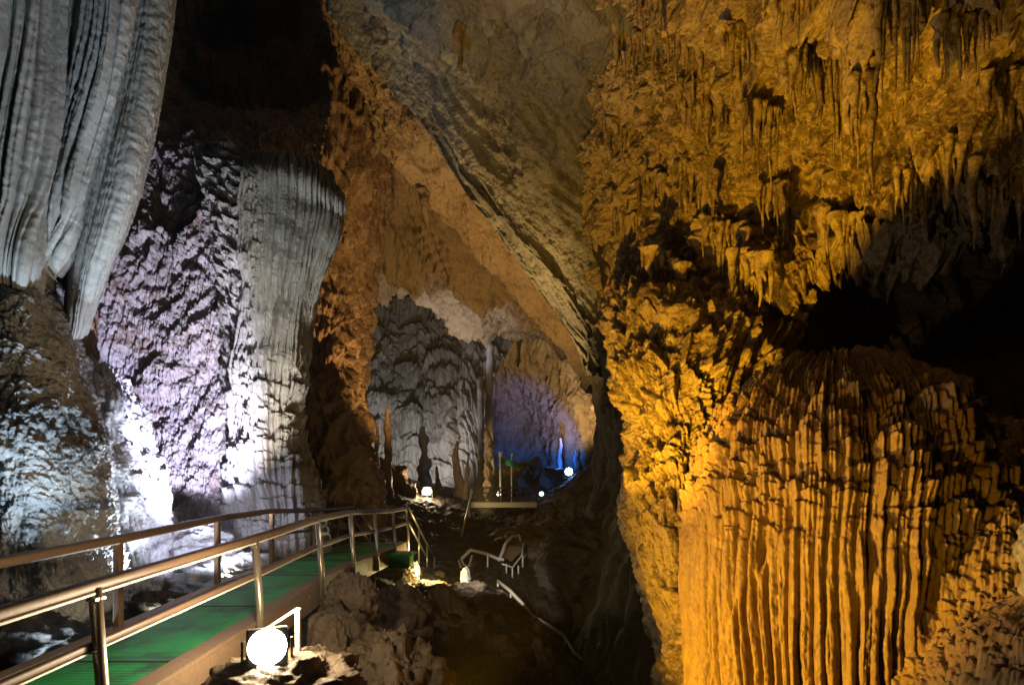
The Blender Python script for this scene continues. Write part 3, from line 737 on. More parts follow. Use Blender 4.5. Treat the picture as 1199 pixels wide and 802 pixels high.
def join_grids(name, Vs, mat):
    vs = []; fs = []; o_ = 0
    for V in Vs:
        R, K_ = V.shape[:2]
        i = np.arange(R-1)[:, None]; j = np.arange(K_)[None]; j2 = (j+1) % K_
        fs.append(np.stack(np.broadcast_arrays(i*K_+j, i*K_+j2, (i+1)*K_+j2, (i+1)*K_+j), -1).reshape(-1, 4)+o_)
        vs.append(V.reshape(-1, 3)); o_ += R*K_
    vs = np.concatenate(vs).astype(np.float32); q = np.concatenate(fs).astype(np.int32)
    m = bpy.data.meshes.new(name); m.vertices.add(len(vs)); m.vertices.foreach_set('co', vs.reshape(-1))
    m.loops.add(q.size); m.loops.foreach_set('vertex_index', q.reshape(-1)); m.polygons.add(len(q))
    m.polygons.foreach_set('loop_start', np.arange(0, q.size, 4, dtype=np.int32)); m.polygons.foreach_set('loop_total', np.full(len(q), 4, np.int32))
    m.polygons.foreach_set('use_smooth', np.ones(len(q), bool)); m.update(calc_edges=True); m.materials.append(mat)
    return link(bpy.data.objects.new(name, m))

rnd = random.Random(5)
protos = []
for k in range(9):
    protos.append(cone_grid(0, 0, 0, 1.0 if k < 6 else 1.0, 12.0, 300+k, flare=rnd.uniform(1.2, 2.4), lump=rnd.uniform(.1, .35), tip=rnd.uniform(.05, .3)))
def proto_mesh(k, mat):
    o = join_grids('stalactite', [protos[k]*np.array([1, 1, 1/12.0])], mat); me = o.data; bpy.data.objects.remove(o); return me
pm = {mn: [proto_mesh(k, M[mn]) for k in range(9)] for mn in ('amber', 'band', 'far')}
def stalactite(loc, r, L, k, mn, label, group, up=False):
    o = link(bpy.data.objects.new('stalagmite' if up else 'stalactite', pm[mn][k % 9]))
    o.location = loc; o.scale = (r, r, -L if up else L); o.rotation_euler = (0, 0, k*1.7)
    return tag(o, label, 'stalagmite' if up else 'stalactite', group)

# clusters of drips that hang like torn curtains from the amber ceiling (px, py, width px, length px, drips, slope, label)
CL = [
 (955, 78, 62, 150, 13, -18, 'widest drip curtain on the amber ceiling, ending in a long pointed stalactite'),
 (1048, 20, 56, 120, 11, -20, 'dark red brown drip curtain near the top edge right of centre on the amber ceiling'),
 (762, 20, 46, 95, 12, 20, 'dark torn drip curtain high at the left edge of the amber ceiling'),
 (822, 128, 52, 70, 11, 10, 'short bright drip curtain below the torn dark one on the amber ceiling'),
 (890, 150, 44, 80, 9, 4, 'narrow drip curtain just left of the widest curtain'),
 (905, 235, 34, 95, 7, 0, 'group of rods hanging over the bright yellow rock face'),
 (765, 220, 40, 50, 9, 12, 'small dark drips on the smooth left part of the amber ceiling'),
 (1068, 228, 40, 78, 8, 6, 'golden forked drips hanging at the lip above the black recess'),
 (1130, 205, 46, 80, 9, 14, 'golden drips hanging beside the pointed blade at the recess lip'),
 (1185, 120, 60, 85, 11, 0, 'dim thin drips hanging at the right edge of the ceiling'),
 (850, 280, 60, 60, 12, 6, 'ragged drips along the lower rim of the amber ceiling'),
 (780, 318, 60, 50, 11, 10, 'short teeth above the hollow at the top of the buttress'),
 (1010, 120, 30, 90, 6, -10, 'thin drips between the two largest drip curtains'),
 (1120, 60, 50, 55, 8, 0, 'short brown drips near the top right of the ceiling'),
 (985, 275, 50, 50, 8, 4, 'short teeth at the lip left of the forked golden drips'),
 (735, 60, 40, 70, 8, 10, 'narrow dark drips at the upper left corner of the amber ceiling'),
 (800, 60, 50, 60, 9, 16, 'ragged drips beside the dark torn curtain on its right'),
 (870, 60, 50, 60, 9, -6, 'brown drips high up between the torn curtain and the widest curtain'),
 (725, 170, 40, 50, 8, 10, 'low relief drips on the smooth left sheet of the amber ceiling'),
 (820, 215, 50, 60, 9, 8, 'bright drips in the middle of the amber ceiling'),
 (930, 10, 50, 60, 8, -10, 'brown drips cut by the top edge above the widest curtain'),
 (1180, 215, 40, 70, 8, 6, 'dim drips right of the blade at the recess lip'),
 (1150, 20, 50, 60, 8, 0, 'dark drips in the top right corner'),
 (880, 318, 50, 45, 9, 4, 'short golden teeth just above the bright yellow rock face'),
 (740, 270, 44, 55, 9, 8, 'drips on the left margin of the amber ceiling near the dark wall'),
]
for ci, (px, py, wp, lp, nd, sl, lab) in enumerate(CL):
    Vs = []; r_ = random.Random(40+ci); loc0, ob = shoot(px, py)
    if loc0 is None: continue
    for q in range(nd):
        f = (q+.5)/nd-.5
        x_ = px+f*wp+r_.uniform(-2, 2); y_ = py+f*sl*2+r_.uniform(-5, 5)
        loc, ob = shoot(x_, y_)
        if loc is None or abs(loc.y-loc0.y) > .45: loc = Vector(P(x_, y_, loc0.y))
        pxm = loc.y/F
        L = lp*pxm*(.22+.78*r_.random()**1.3)*(1.25 if q == nd*2//3 else .95)
        rr = wp*pxm/nd*r_.choice((.4, .55, .7, .9, 1.25))
        sh_ = .25*(loc.y/10)
        Vs.append(cone_grid(loc.x*(1-sh_/loc.y), loc.y-sh_, loc.z+.28, rr, L+.3, ci*50+q, 12, 34, r_.uniform(1.5, 2.6), .22, .1, lean=(r_.uniform(-.05, .1)*L*.4, 0)))
    o = join_grids('stalactite_curtain', Vs, M['amber'])
    tag(o, lab, 'stalactites')

# single stalactites, rooted where the rock is
def scatter(n, region, mn, Lr, Rr, label, group, seed, names=('cave_ceiling',), mask=None, ysnap=None):
    r_ = random.Random(seed); c = 0; tries = 0
    while c < n and tries < n*12:
        tries += 1
        x_ = r_.uniform(region[0], region[2]); y_ = r_.uniform(region[1], region[3])
        if mask and not mask(x_, y_): continue
        loc, ob = shoot(x_, y_)
        if loc is None or ob.name.split('.')[0] not in names: continue
        pxm = loc.y/F
        L = Lr[0]+(Lr[1]-Lr[0])*r_.random()**2.2; R = min(L*.16, r_.uniform(*Rr))
        stalactite((loc.x, loc.y, loc.z+R*.8), R*pxm, L*pxm, r_.randrange(9), mn, label, group); c += 1
scatter(95, (700, 20, 930, 330), 'amber', (10, 60), (1.6, 4.5), 'small amber stalactite scattered over the left half of the amber ceiling', 'stalactites on the left half of the amber ceiling', 1)
scatter(85, (930, 10, 1195, 290), 'amber', (10, 62), (1.6, 4.5), 'small brown stalactite scattered over the right half of the amber ceiling', 'stalactites on the right half of the amber ceiling', 2)
scatter(40, (350, 130, 600, 330), 'band', (10, 48), (2, 5), 'dark stalactite hanging from the stepped brown ceiling above the chamber mouth', 'stalactites on the stepped brown ceiling', 3, ('stepped_ceiling', 'vault_band', 'brown_wall'))
scatter(26, (430, 325, 575, 372), 'far', (6, 20), (1.5, 3), 'small stalactite fringing the mouth of the far chamber', 'stalactites fringing the far chamber mouth', 4, ('stepped_ceiling', 'chamber_wall'))
scatter(14, (420, 10, 660, 260), 'band', (18, 52), (3, 6), 'stalactite hanging from the grey slab of the vault', 'stalactites on the grey vault slab', 6, ('vault_slab',))
def one(px, py, L, R, mn, label, k):
    loc, ob = shoot(px, py)
    if loc is None: return
    m_ = loc.y/F; return stalactite((loc.x, loc.y, loc.z+R*m_), R*m_, L*m_, k, mn, label, None)
one(536, 36, 54, 7, 'band', 'tan pointed stalactite hanging alone on the grey slab near the top', 2)
one(500, 228, 46, 6, 'band', 'long dark stalactite beside the ochre band of the vault', 1)
one(340, -14, 40, 10, 'band', 'pale stub of a stalactite at the top edge left of centre', 4)
# blade shaped stalactite at the right
b = join_grids('blade_stalactite', [cone_grid(*P(1168, 236, 8.6), .18, 1.25, 901, 20, 40, 1.0, .12, .02, flat=.5)], M['amber'])
tag(b, 'flat pointed blade stalactite hanging lowest at the right end of the recess lip', 'stalactite')

# ------------------------------------------------------------------ stalagmites and the tall column of the far chamber
def stag(name, px, ytop, ybase, wpx, d, label, mn='far', seed=0, lump=.3, tip=.3, cat='stalagmite', nrow=50, blade=1):
    m_ = d/F; x, y, zt = P(px, ytop, d); L = (ybase-ytop)*m_
    V = cone_grid(0, 0, 0, wpx*m_/2, L, 500+seed, 18, nrow, 1.0, lump, tip); V[..., 2] = -V[..., 2]
    V = V+np.array([x, y, zt-L])
    return tag(join_grids(name, [V], M[mn]), label, cat)
stag('stalagmite', 455, 476, 585, 13, 27, 'tall dark pointed stalagmite left of the warm lamp', 'brown_wall', 1)
stag('stalagmite', 441, 494, 580, 9, 27, 'amber edged stalagmite just left of the tall dark one', 'amber', 2)
stag('stalagmite', 427, 486, 580, 7, 26, 'thin dark stalagmite at the foot of the brown wall', 'brown_wall', 3)
stag('stalagmite', 497, 498, 585, 13, 40, 'pale knobbly stalagmite above the warm lamp', 'far', 4, .7, .5)
stag('stalagmite', 538, 515, 590, 14, 36, 'dark blunt stalagmite right of the warm lamp', 'brown_wall', 5, .3, .25)
stag('stalagmite', 547, 535, 590, 7, 36, 'short dark stalagmite touching the blunt one', 'brown_wall', 6)
stag('knobbly_column', 571, 503, 588, 7.5, 33, 'thin knobbly orange lit column beside the flag pole', 'far_tan', 7, .9, .75, 'stalagmite')
stag('tall_column', 573, 400, 600, 9, 44, 'tallest thin rock column dividing the far chamber', 'far', 8, .25, .9, 'rock column')
stag('tall_column', 563, 440, 600, 8, 46, 'darker rock column close behind the tallest one', 'far', 9, .25, .9, 'rock column')
stag('stalagmite', 656, 512, 560, 7, 56, 'blue silhouetted stalagmite left above the blue lamp', 'far', 10)
stag('stalagmite', 673, 526, 560, 5, 56, 'small silhouetted stalagmite right above the blue lamp', 'far', 11)
stag('stalagmite', 512, 545, 590, 8, 38, 'stub stalagmite immediately right of the warm lamp', 'far', 12)

# ------------------------------------------------------------------ boulders
def boulder(px, py, d, rx, ry, rz, seed, label, mat='boulder', name='boulder', lo=None, nu=110, nv=80, sink=0):
    x, y, z = P(px, py, d)
    th = np.linspace(0.001, PI-.001, nv)[:, None]; ph = np.linspace(0, 2*PI, nu, endpoint=False)[None]
    U = np.stack([np.sin(th)*np.cos(ph), np.sin(th)*np.sin(ph), np.cos(th)+0*ph], -1).astype(np.float32)
    k = 1+.30*fbm(U*1.3+seed, 3, seed)+.14*ridged(U*2.6+seed, 3, seed+3)+.05*fbm(U*9, 3, seed+5, .6)
    V = U*k[..., None]*np.array([rx, ry, rz])+np.array([x, y, z])
    return tag(grid_mesh(name, V, M[mat], wrap=True), label, 'rock')
boulder(412, 712, 8.4, .42, .5, .48, 1, 'pale topped boulder standing right of the walkway posts')
boulder(330, 815, 4.9, .75, .6, .40, 2, 'yellow lit rock under the bright floodlight')
boulder(455, 860, 7.0, .9, .9, 1.3, 3, 'golden edged boulder at the bottom edge left of centre')
boulder(395, 810, 7.4, .55, .8, .95, 4, 'brown boulder between the floodlight and the golden edged one')
boulder(520, 800, 11.5, 1.4, 1.3, 1.7, 5, 'big dark boulder below the yellow lit stones')
boulder(610, 830, 12.5, 1.1, 1.2, 1.8, 6, 'dark boulder at the bottom centre beside the stair rails')
boulder(455, 740, 10.5, .8, .9, .9, 7, 'dark boulder behind the pale topped one')
boulder(505, 688, 15.2, .55, .4, .22, 8, 'flat yellow lit stone in the glowing patch below the walkway end', 'flow_tan')  # this stone and the next two are coloured lighter to look lamplit
boulder(527, 697, 15.0, .45, .4, .20, 9, 'rounded yellow lit stone at the right of the glowing patch', 'flow_tan')
boulder(486, 700, 15.4, .5, .4, .3, 10, 'lit stone at the left of the glowing patch', 'flow_tan')
boulder(545, 678, 15.3, .14, .16, .32, 11, 'upright stone coloured white as if lit at the right end of the glowing patch', 'white_rock')  # white colour carries the bright light on both upright stones
boulder(487, 672, 15.6, .12, .14, .34, 12, 'upright stone coloured white as if lit at the left end of the glowing patch', 'white_rock')
boulder(460, 676, 14.8, .7, .5, .35, 13, 'grey brown rock at the foot of the walkway steps')
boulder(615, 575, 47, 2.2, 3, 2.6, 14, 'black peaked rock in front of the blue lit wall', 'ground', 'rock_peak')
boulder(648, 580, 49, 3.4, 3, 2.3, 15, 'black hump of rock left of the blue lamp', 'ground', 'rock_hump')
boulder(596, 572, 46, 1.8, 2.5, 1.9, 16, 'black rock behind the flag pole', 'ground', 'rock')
boulder(447, 588, 30, 1.7, 1.4, 2.3, 17, 'dark mound carrying stalagmites left of the warm lamp', 'brown_wall', 'rock_mound')
boulder(218, 652, 10.6, .95, .6, .62, 18, 'smooth cream boulder behind the walkway railing', 'white_rock')
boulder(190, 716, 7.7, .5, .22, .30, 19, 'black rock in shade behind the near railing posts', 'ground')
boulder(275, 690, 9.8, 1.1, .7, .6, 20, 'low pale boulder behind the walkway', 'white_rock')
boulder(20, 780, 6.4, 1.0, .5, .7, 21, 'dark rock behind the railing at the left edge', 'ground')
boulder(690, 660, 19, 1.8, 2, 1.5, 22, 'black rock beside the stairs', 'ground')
boulder(640, 640, 26, 2.5, 2, 1.2, 23, 'dim brown rock above the stair landing', 'boulder')

rp = []
for k in range(5):
    o_ = boulder(600, 700, 5, 1, .8, .62, 60+k, 'x', 'boulder', 'loose_stone', nu=36, nv=24)
    me = o_.data; co_ = np.empty(len(me.vertices)*3, np.float32); me.vertices.foreach_get('co', co_); co_ = co_.reshape(-1, 3)-np.array(P(600, 700, 5), np.float32)
    me.vertices.foreach_set('co', co_.reshape(-1)); me.update(); rp.append(me); bpy.data.objects.remove(o_)
bpy.context.view_layer.update()
r_ = random.Random(77)
for k in range(110):
    x = r_.uniform(-3.0, 2.6); y = r_.uniform(5.6, 17); q = r_.uniform(.05, .20)*(1+.5*(r_.random() < .2))
    o_ = link(bpy.data.objects.new('loose_stone', rp[k % 5])); o_.location = (x, y, ground_z(x, y)+q*.25); o_.scale = (q, q*r_.uniform(.7, 1.2), q); o_.rotation_euler = (r_.uniform(-.4, .4), r_.uniform(-.4, .4), r_.uniform(0, 6))
    tag(o_, 'small brown loose stone lying on the floor of the dark pit', 'stone', 'loose stones on the pit floor')
# ================================================================== THE WALKWAY
PATH = [(-2, -.3), (2.2, -.20), (3.82, -.13), (6.2, -.04), (8.2, .06), (9.85, .07), (11.6, -.01), (13.4, -.08), (15.1, -.10)]
def zd(y):
    for (a, za), (b_, zb) in zip(PATH[:-1], PATH[1:]):
        if y <= b_: return za+(zb-za)*max(0, (y-a))/(b_-a)
    return PATH[-1][1]
ys = [-1+i*.33 for i in range(49)]+[15.1]
XR, XL = -3.05, -4.45
def strip(name, x0, x1, zt, zb, mat, y0=-1, y1=15.1, par=None, step=.33):
    yy = np.arange(y0, y1, step).tolist()+[y1]; geo = []
    vs = []; fs = []
    for y in yy:
        z = zd(y); vs += [(x0, y, z+zt), (x1, y, z+zt), (x1, y, z+zb), (x0, y, z+zb)]
    for i in range(len(yy)-1):
        for k in range(4): fs.append((i*4+k, i*4+(k+1) % 4, i*4+4+(k+1) % 4, i*4+4+k))
    fs += [(0, 1, 2, 3), tuple(len(vs)-4+k for k in (3, 2, 1, 0))]
    return mk(name, (vs, fs), mat, par, smooth=False)
wk = empty('walkway', (0, 0, 0))
tag(wk, 'green carpeted walkway with brown railings curving away at the lower left', 'walkway')
deck = strip('deck', XL-.02, XR+.02, -.03, -.14, M['timber'], par=wk)
strip('carpet', XL+.06, XR-.16, .0, -.028, M['carpet'], par=wk)
strip('edge_board', XR-.15, XR+.06, .018, -.026, M['timber'], par=wk)
for y in np.arange(1.2, 15, 1.9):
    mk('seam_strip', box(((XL+XR)/2-.05, y, zd(y)+.004), (.63, .022, .004)), M['dark_metal'], wk, False)
    mk('bolt', tube_mesh([(XR+.06, y+.9, zd(y+.9)-.12), (XR+.075, y+.9, zd(y+.9)-.12)], .016, 6), M['steel'], wk)
strip('fascia', XR+.022, XR+.065, -.028, -.36, M['timber'], par=wk)
strip('edge_board', XL-.1, XL+.05, .018, -.026, M['timber'], par=wk)
def rail_along(name, X, h, w_, ht, mat, y0=-1, y1=15.1, par=None, xend=None):
    yy = np.arange(y0, y1, .3).tolist()+[y1]; vs = []; fs = []; sg = 12
    for y in yy:
        z = zd(y)+h
        for k in range(sg):
            a = 2*PI*(k+.5)/sg; c, s_ = math.cos(a), math.sin(a)
            vs.append((X+w_/2*math.copysign(abs(c)**.5, c), y, z+ht/2*math.copysign(abs(s_)**.5, s_)))
    for i in range(len(yy)-1):
        for k in range(sg): fs.append((i*sg+k, i*sg+(k+1) % sg, (i+1)*sg+(k+1) % sg, (i+1)*sg+k))
    fs += [tuple(range(sg)), tuple(len(vs)-1-k for k in range(sg))]
    return mk(name, (vs, fs), mat, par)
XP = XR+.02
rail_along('top_rail', XP, .99, .10, .08, M['rail_brown'], par=wk)
rail_along('rail_lit_edge', XP+.026, .938, .05, .026, M['white_paint'], par=wk)  # white strip stands in for the lit lower edge of the rail
rail_along('middle_rail', XP, .56, .055, .055, M['rail_brown'], par=wk)
rail_along('rail_lit_edge', XP+.012, .520, .035, .018, M['white_paint'], par=wk)  # painted lit edge under the middle rail
XLp = XL-.04
rail_along('top_rail', XLp, 1.0, .12, .10, M['rail_brown'], par=wk)
rail_along('middle_rail', XLp, .56, .06, .055, M['rail_brown'], par=wk)
for y in (2.0, 3.82, 6.2, 8.2, 9.85, 11.6, 13.35, 15.05):
    z = zd(y); p_ = mk('post', tube_mesh([(XR+.10, y, z-.32), (XR+.10, y, z+.2), (XP+.02, y, z+.97)], .042, 12), M['steel'], wk)
    mk('clamp', box((XR+.075, y, z-.1), (.02, .05, .06)), M['dark_metal'], p_, False, .004)
    for h in (.56, .93): mk('bracket', box((XP+.03, y, z+h-.035), (.035, .05, .012)), M['steel'], p_, False, .003)
    for h in (-.07, -.14): mk('bolt', tube_mesh([(XR+.09, y-.035, z+h), (XR+.106, y-.035, z+h)], .011, 6), M['steel'], p_)
for y in (2.1, 4.1, 6.04, 8.07, 9.9, 11.8, 13.6, 15.05):
    z = zd(y); mk('post', box((XLp, y, z+.42), (.035, .04, .54)), M['rail_brown'], wk, False, .008)
for y in (0, 3, 6, 9, 12, 15):
    for X in (XR-.1, XL+.1):
        z = zd(y); mk('support_leg', tube_mesh([(X, y, z-2.2), (X, y, z-.14)], .05, 10), M['dark_metal'], wk)
sg = empty('small_sign', (0, 0, 0)); tag(sg, 'tiny blank white plate fixed on the left walkway railing', 'sign')
c_ = P(328, 629, 10.0); mk('plate', box(c_, (.13, .01, .055)), M['white_paint'], sg, False, .012); mk('clip', box((c_[0]+.02, c_[1]+.03, c_[2]), (.02, .03, .02)), M['dark_metal'], sg, False)
cv = []
for k in range(3):
    c_ = P(375+k*1.5, 612+k*9, 10.8); cv.append(tube_mesh([(c_[0]+.13*math.cos(a_*PI/8), c_[1]+.04*k, c_[2]+.10*math.sin(a_*PI/8)) for a_ in range(17)], .018, 6))
tag(mk('cable_coil', cv, M['white_paint']), 'white cable looped in coils behind the walkway railing', 'cable')
# flight of steps at the far end
st = empty('walkway_steps', (0, 0, 0)); tag(st, 'green carpeted steps dropping away at the far end of the walkway', 'steps')
for i in range(11):
    y = 15.25+i*.28; z = -.10-.17*(i+1)
    s_ = mk('step', box(((XL+XR)/2+.05, y+.02, z), (.66, .16, .03)), M['timber'], st, False, .006)
    mk('carpet', box(((XL+XR)/2+.05, y+.02, z+.034), (.58, .155, .004)), M['carpet'], s_, False)
for X in (XR+.1, XL):
    top = []
    for h in (1.0, .56):
        mk('handrail', tube_mesh([(X, 15.1, -.10+h), (X+.12, 16.6, -1.0+h), (X+.25, 18.2, -1.95+h)], .032, 10), M['steel'], st)
    for y, z in ((16.2, -.77), (17.2, -1.38), (18.2, -1.95)): mk('post', tube_mesh([(X+.09*(y-15.1), y, z-.1), (X+.09*(y-15.1), y, z+1.0)], .028, 8), M['steel'], st)
# the little green step box near the far end
gb = empty('step_box', (0, 0, 0)); tag(gb, 'small green carpeted step box low beside the walkway end', 'step')
bx, by, bz = P(466, 650, 13.2)
mk('box', box((bx, by, bz-.12), (.34, .25, .16)), M['carpet'], gb, False, .01)
mk('tread', box((bx+.02, by-.02, bz+.06), (.40, .29, .02)), M['carpet'], gb, False, .006)

# ------------------------------------------------------------------ lamps
def floodlight(px, py, d, sz, glow, strength, label, tgt=None, name='floodlight', stand=True):
    c = Vector(P(px, py, d)); t = Vector(tgt) if tgt else Vector((0, 0, EYE))
    dr = (t-c).normalized(); ax = axes(dr)
    e = empty(name, c); tag(e, label, 'floodlight')
    def loc(*o): return [v-c for v in o]
    def kid(n, geo, mat, bev=0):
        vs, fs = geo; o = mk(n, ([Vector(v)-c for v in vs], fs), mat, e, False, bev); return o
    kid('housing', box(c-dr*(sz*.35), (sz*.44, sz*.28, sz*.44), ax), M['dark_metal'], sz*.12)
    kid('rim', box(c-dr*(sz*.05), (sz*.5, sz*.05, sz*.5), ax), M['dark_metal'], sz*.16)
    g = plain('lamp_glass', (.9, .9, .9), .3, 0, glow, strength)
    vs = []; n = 24
    for k in range(n):
        a = 2*PI*k/n; ca, sa = math.cos(a), math.sin(a); vs.append(c+ax[0]*(ca*sz*.47)+ax[2]*(sa*sz*.47)+dr*(sz*.012))
    vs.append(c+dr*(sz*.10)); fs = [(k, (k+1) % n, n) for k in range(n)]
    kid('lens', (vs, fs), g)
    for k in range(5):
        q = c-dr*(sz*.68)+ax[0]*(sz*(.16*k-.32)); kid('cooling_fin', box(q, (sz*.015, sz*.07, sz*.32), ax), M['dark_metal'])
    if stand:
        for s_ in (-1, 1): kid('bracket', box(c-dr*(sz*.3)+ax[0]*(s_*sz*.6)-Vector((0, 0, sz*.3)), (sz*.03, sz*.06, sz*.5), (ax[0], Vector((ax[0].y, -ax[0].x, 0)), Vector((0, 0, 1)))), M['dark_metal'])
        kid('foot', box(c-dr*(sz*.3)-Vector((0, 0, sz*.82)), (sz*.66, sz*.18, sz*.04), (Vector((ax[0].x, ax[0].y, 0)).normalized(), Vector((-ax[0].y, ax[0].x, 0)).normalized(), Vector((0, 0, 1)))), M['dark_metal'])
    return c, dr
f1, f1d = floodlight(313, 757, 4.7, .34, (1, .88, .66), 90, 'bright floodlight shining beside the near walkway edge')
f2, f2d = floodlight(500, 575, 31, .5, (1, .85, .55), 60, 'warm white floodlight in front of the far chamber')
f3, f3d = floodlight(666, 552, 45, .66, (.35, .65, 1), 60, 'blue white floodlight on the black slope of the farthest chamber')
f4, f4d = floodlight(634, 578, 33, .30, (.9, .95, 1), 4, 'small pale lamp on the slope right of the platform')
f5, f5d = floodlight(584, 578, 31, .28, (1, .95, .85), 3, 'small square lamp on the platform rail')
tag(mk('power_cable', tube_mesh([P(322, 775, 4.95), P(338, 792, 5.2), P(352, 788, 5.6), P(366, 770, 6.4), P(372, 745, 7.4)], .012, 6), M['dark_metal']), 'black power cable trailing from the near floodlight over the rocks', 'cable')
# white frame over the near floodlight
fr = empty('metal_stand', (0, 0, 0)); tag(fr, 'white angled metal stand over the near floodlight', 'stand')
a_ = Vector(P(349, 712, 5.0)); b_ = Vector(P(304, 741, 5.15))
mk('upright', box(a_-Vector((0, 0, .42)), (.022, .022, .42)), M['white_paint'], fr, False, .004)
dd = (b_-a_); mk('crossbar', box((a_+b_)/2, (.012, dd.length/2, .012), axes(dd)), M['white_paint'], fr, False, .003)

# ------------------------------------------------------------------ stairs in the pit
sp = empty('pit_stairs', (0, 0, 0)); tag(sp, 'white railed zigzag stairs descending into the dark pit right of centre', 'stairs')
def rl(pts, r=.035, name='handrail', mat='white_paint'):
    return mk(name, tube_mesh([P(*q) for q in pts], r, 8), M[mat], sp)
rl([(540, 654, 20), (551, 644, 20.2), (569, 648, 20.6), (583, 654, 21), (590, 655, 21)], .065)
rl([(540, 654, 20), (543, 661, 20), (549, 663, 20.1), (553, 650, 20.2)], .035)
rl([(537, 656, 19.8), (541, 668, 19.5), (548, 679, 19.2)], .04)
rl([(584, 656, 21.6), (592, 637, 22.2), (600, 628, 22.8), (608, 627, 23.2), (610, 633, 23.2)], .065)
rl([(588, 660, 21.2), (600, 664, 21.6), (611, 650, 22.4), (613, 636, 23.0)], .035)
rl([(583, 680, 19), (598, 692, 18.2), (612, 707, 17.6), (623, 721, 17)], .065)
rl([(583, 692, 19), (597, 701, 18.4)], .04)
rl([(631, 725, 16.8), (646, 735, 16.2), (661, 745, 15.6)], .065)
rl([(635, 736, 16.8), (652, 752, 16.0)], .035)
rl([(623, 721, 17), (631, 725, 16.8)], .05)
rl([(661, 745, 15.6), (672, 764, 15.0), (690, 778, 14.4)], .04)
for px, y0, y1, d in ((583, 680, 700, 19), (598, 692, 703, 18.2), (635, 726, 738, 16.7), (661, 746, 762, 15.6), (571, 648, 664, 20.6), (600, 664, 676, 21.6), (607, 662, 672, 22), (612, 650, 664, 22.4), (593, 660, 671, 21.3), (655, 752, 770, 15.8)):
    mk('post', tube_mesh([P(px, y0, d), P(px, y1, d)], .035, 6), M['white_paint'], sp)
def plank(p0, p1, wd, name='landing'):
    a, b = Vector(P(*p0)), Vector(P(*p1)); d = b-a
    mk(name, box((a+b)/2, (wd/2, d.length/2, .05), axes(d)), M['timber'], sp, False, .01)
plank((552, 672, 20.2), (580, 694, 19.2), 1.1); plank((590, 655, 23), (606, 640, 23.6), .9)
n = 14
for i in range(n):
    f = i/(n-1); x, y, z = P(572+f*70, 700+f*68, 19-f*3.6)
    mk('step', box((x, y, z-.2), (.5, .14, .03)), M['timber'], sp, False, .006)

# ------------------------------------------------------------------ far platform with railing
pf = empty('viewing_platform', (0, 0, 0)); tag(pf, 'far railed viewing platform in front of the blue lit chamber', 'platform')
a = Vector(P(553, 588, 31)); b = Vector(P(628, 590, 31)); 
mk('deck', box((a+b)/2, ((b-a).length/2, .9, .06)), M['timber'], pf, False, .01)
mk('fascia', box((a+b)/2+Vector((0, -.93, -.06)), ((b-a).length/2, .03, .15)), M['steel'], pf, False, .01)
for h in (.32, .62, .92): mk('rail', box((a+b)/2+Vector((0, -.9, h)), ((b-a).length/2, .03, .04)), M['rail_brown'], pf, False, .008)
for i in range(8): mk('post', box(a+(b-a)*(i/7)+Vector((0, -.9, .45)), (.045, .045, .5)), M['rail_brown'], pf, False, .008)
rr_ = [P(553, 573, 30), P(547, 600, 27), P(540, 628, 24)]
mk('handrail', tube_mesh(rr_, .05, 8), M['steel'], pf)
fl = empty('flag_pole', (0, 0, 0)); tag(fl, 'white pole with a small green flag beside the orange column', 'flag pole')
mk('pole', tube_mesh([P(586, 590, 32), P(586, 534, 32)], .06, 8), M['white_paint'], fl)
x0, y0, z0 = P(586, 530, 32); vs = []; fs = []
for i in range(8):
    for j in range(4): vs.append((x0+i*.17, y0+.08*math.sin(i*1.2), z0-.25-j*.14*(1-i*.05)-i*.06))
for i in range(7):
    for j in range(3): fs.append((i*4+j, i*4+j+1, i*4+5+j, i*4+4+j))
fg = mk('flag', (vs, fs), plain('green_cloth', (.02, .30, .12), .8), fl); sd = fg.modifiers.new('t', 'SOLIDIFY'); sd.thickness = .02
mk('finial', box((x0, y0, z0-.1), (.1, .05, .16)), M['white_paint'], fl, False, .03)
f6 = tag(mk('lamp_pole', [tube_mesh([P(599, 590, 33), P(599, 532, 33)], .035, 8), tube_mesh([P(599, 533, 33), P(601, 531, 33)], .06, 8)], M['white_paint']), 'thin plain pole right of the flag pole', 'pole')
# ------------------------------------------------------------------ camera, world
cam = bpy.data.cameras.new('camera'); co = link(bpy.data.objects.new('camera', cam))
co.location = (0, 0, EYE); co.rotation_euler = (PI/2, 0, 0)
cam.sensor_width = 36; cam.lens = F/1199*36; cam.shift_y = (HY-401)/1199; cam.shift_x = 0; cam.clip_end = 500; cam.clip_start = .05
sc.camera = co
w = bpy.data.worlds.new('World'); sc.world = w; w.use_nodes = True
bg = w.node_tree.nodes['Background']; bg.inputs['Color'].default_value = (.55, .6, .8, 1); bg.inputs['Strength'].default_value = .004

def aim(o, tgt):
    o.rotation_euler = (Vector(tgt)-Vector(o.location)).to_track_quat('-Z', 'Y').to_euler()
def spot(loc, tgt, W, col, ang=100, r=.15, blend=.6, name='lamp_or_fill'):
    l = bpy.data.lights.new(name, 'SPOT'); l.energy = W; l.color = col; l.spot_size = math.radians(ang); l.spot_blend = blend; l.shadow_soft_size = r
    o = link(bpy.data.objects.new(name, l)); o.location = loc; aim(o, tgt); return o
def point(loc, W, col, r=.1, name='lamp_glow'):
    l = bpy.data.lights.new(name, 'POINT'); l.energy = W; l.color = col; l.shadow_soft_size = r
    o = link(bpy.data.objects.new(name, l)); o.location = loc; return o
AMB = (1, .50, .012); COOL = (.72, .84, 1); WARM = (1, .78, .45); BLUE = (.08, .3, 1)
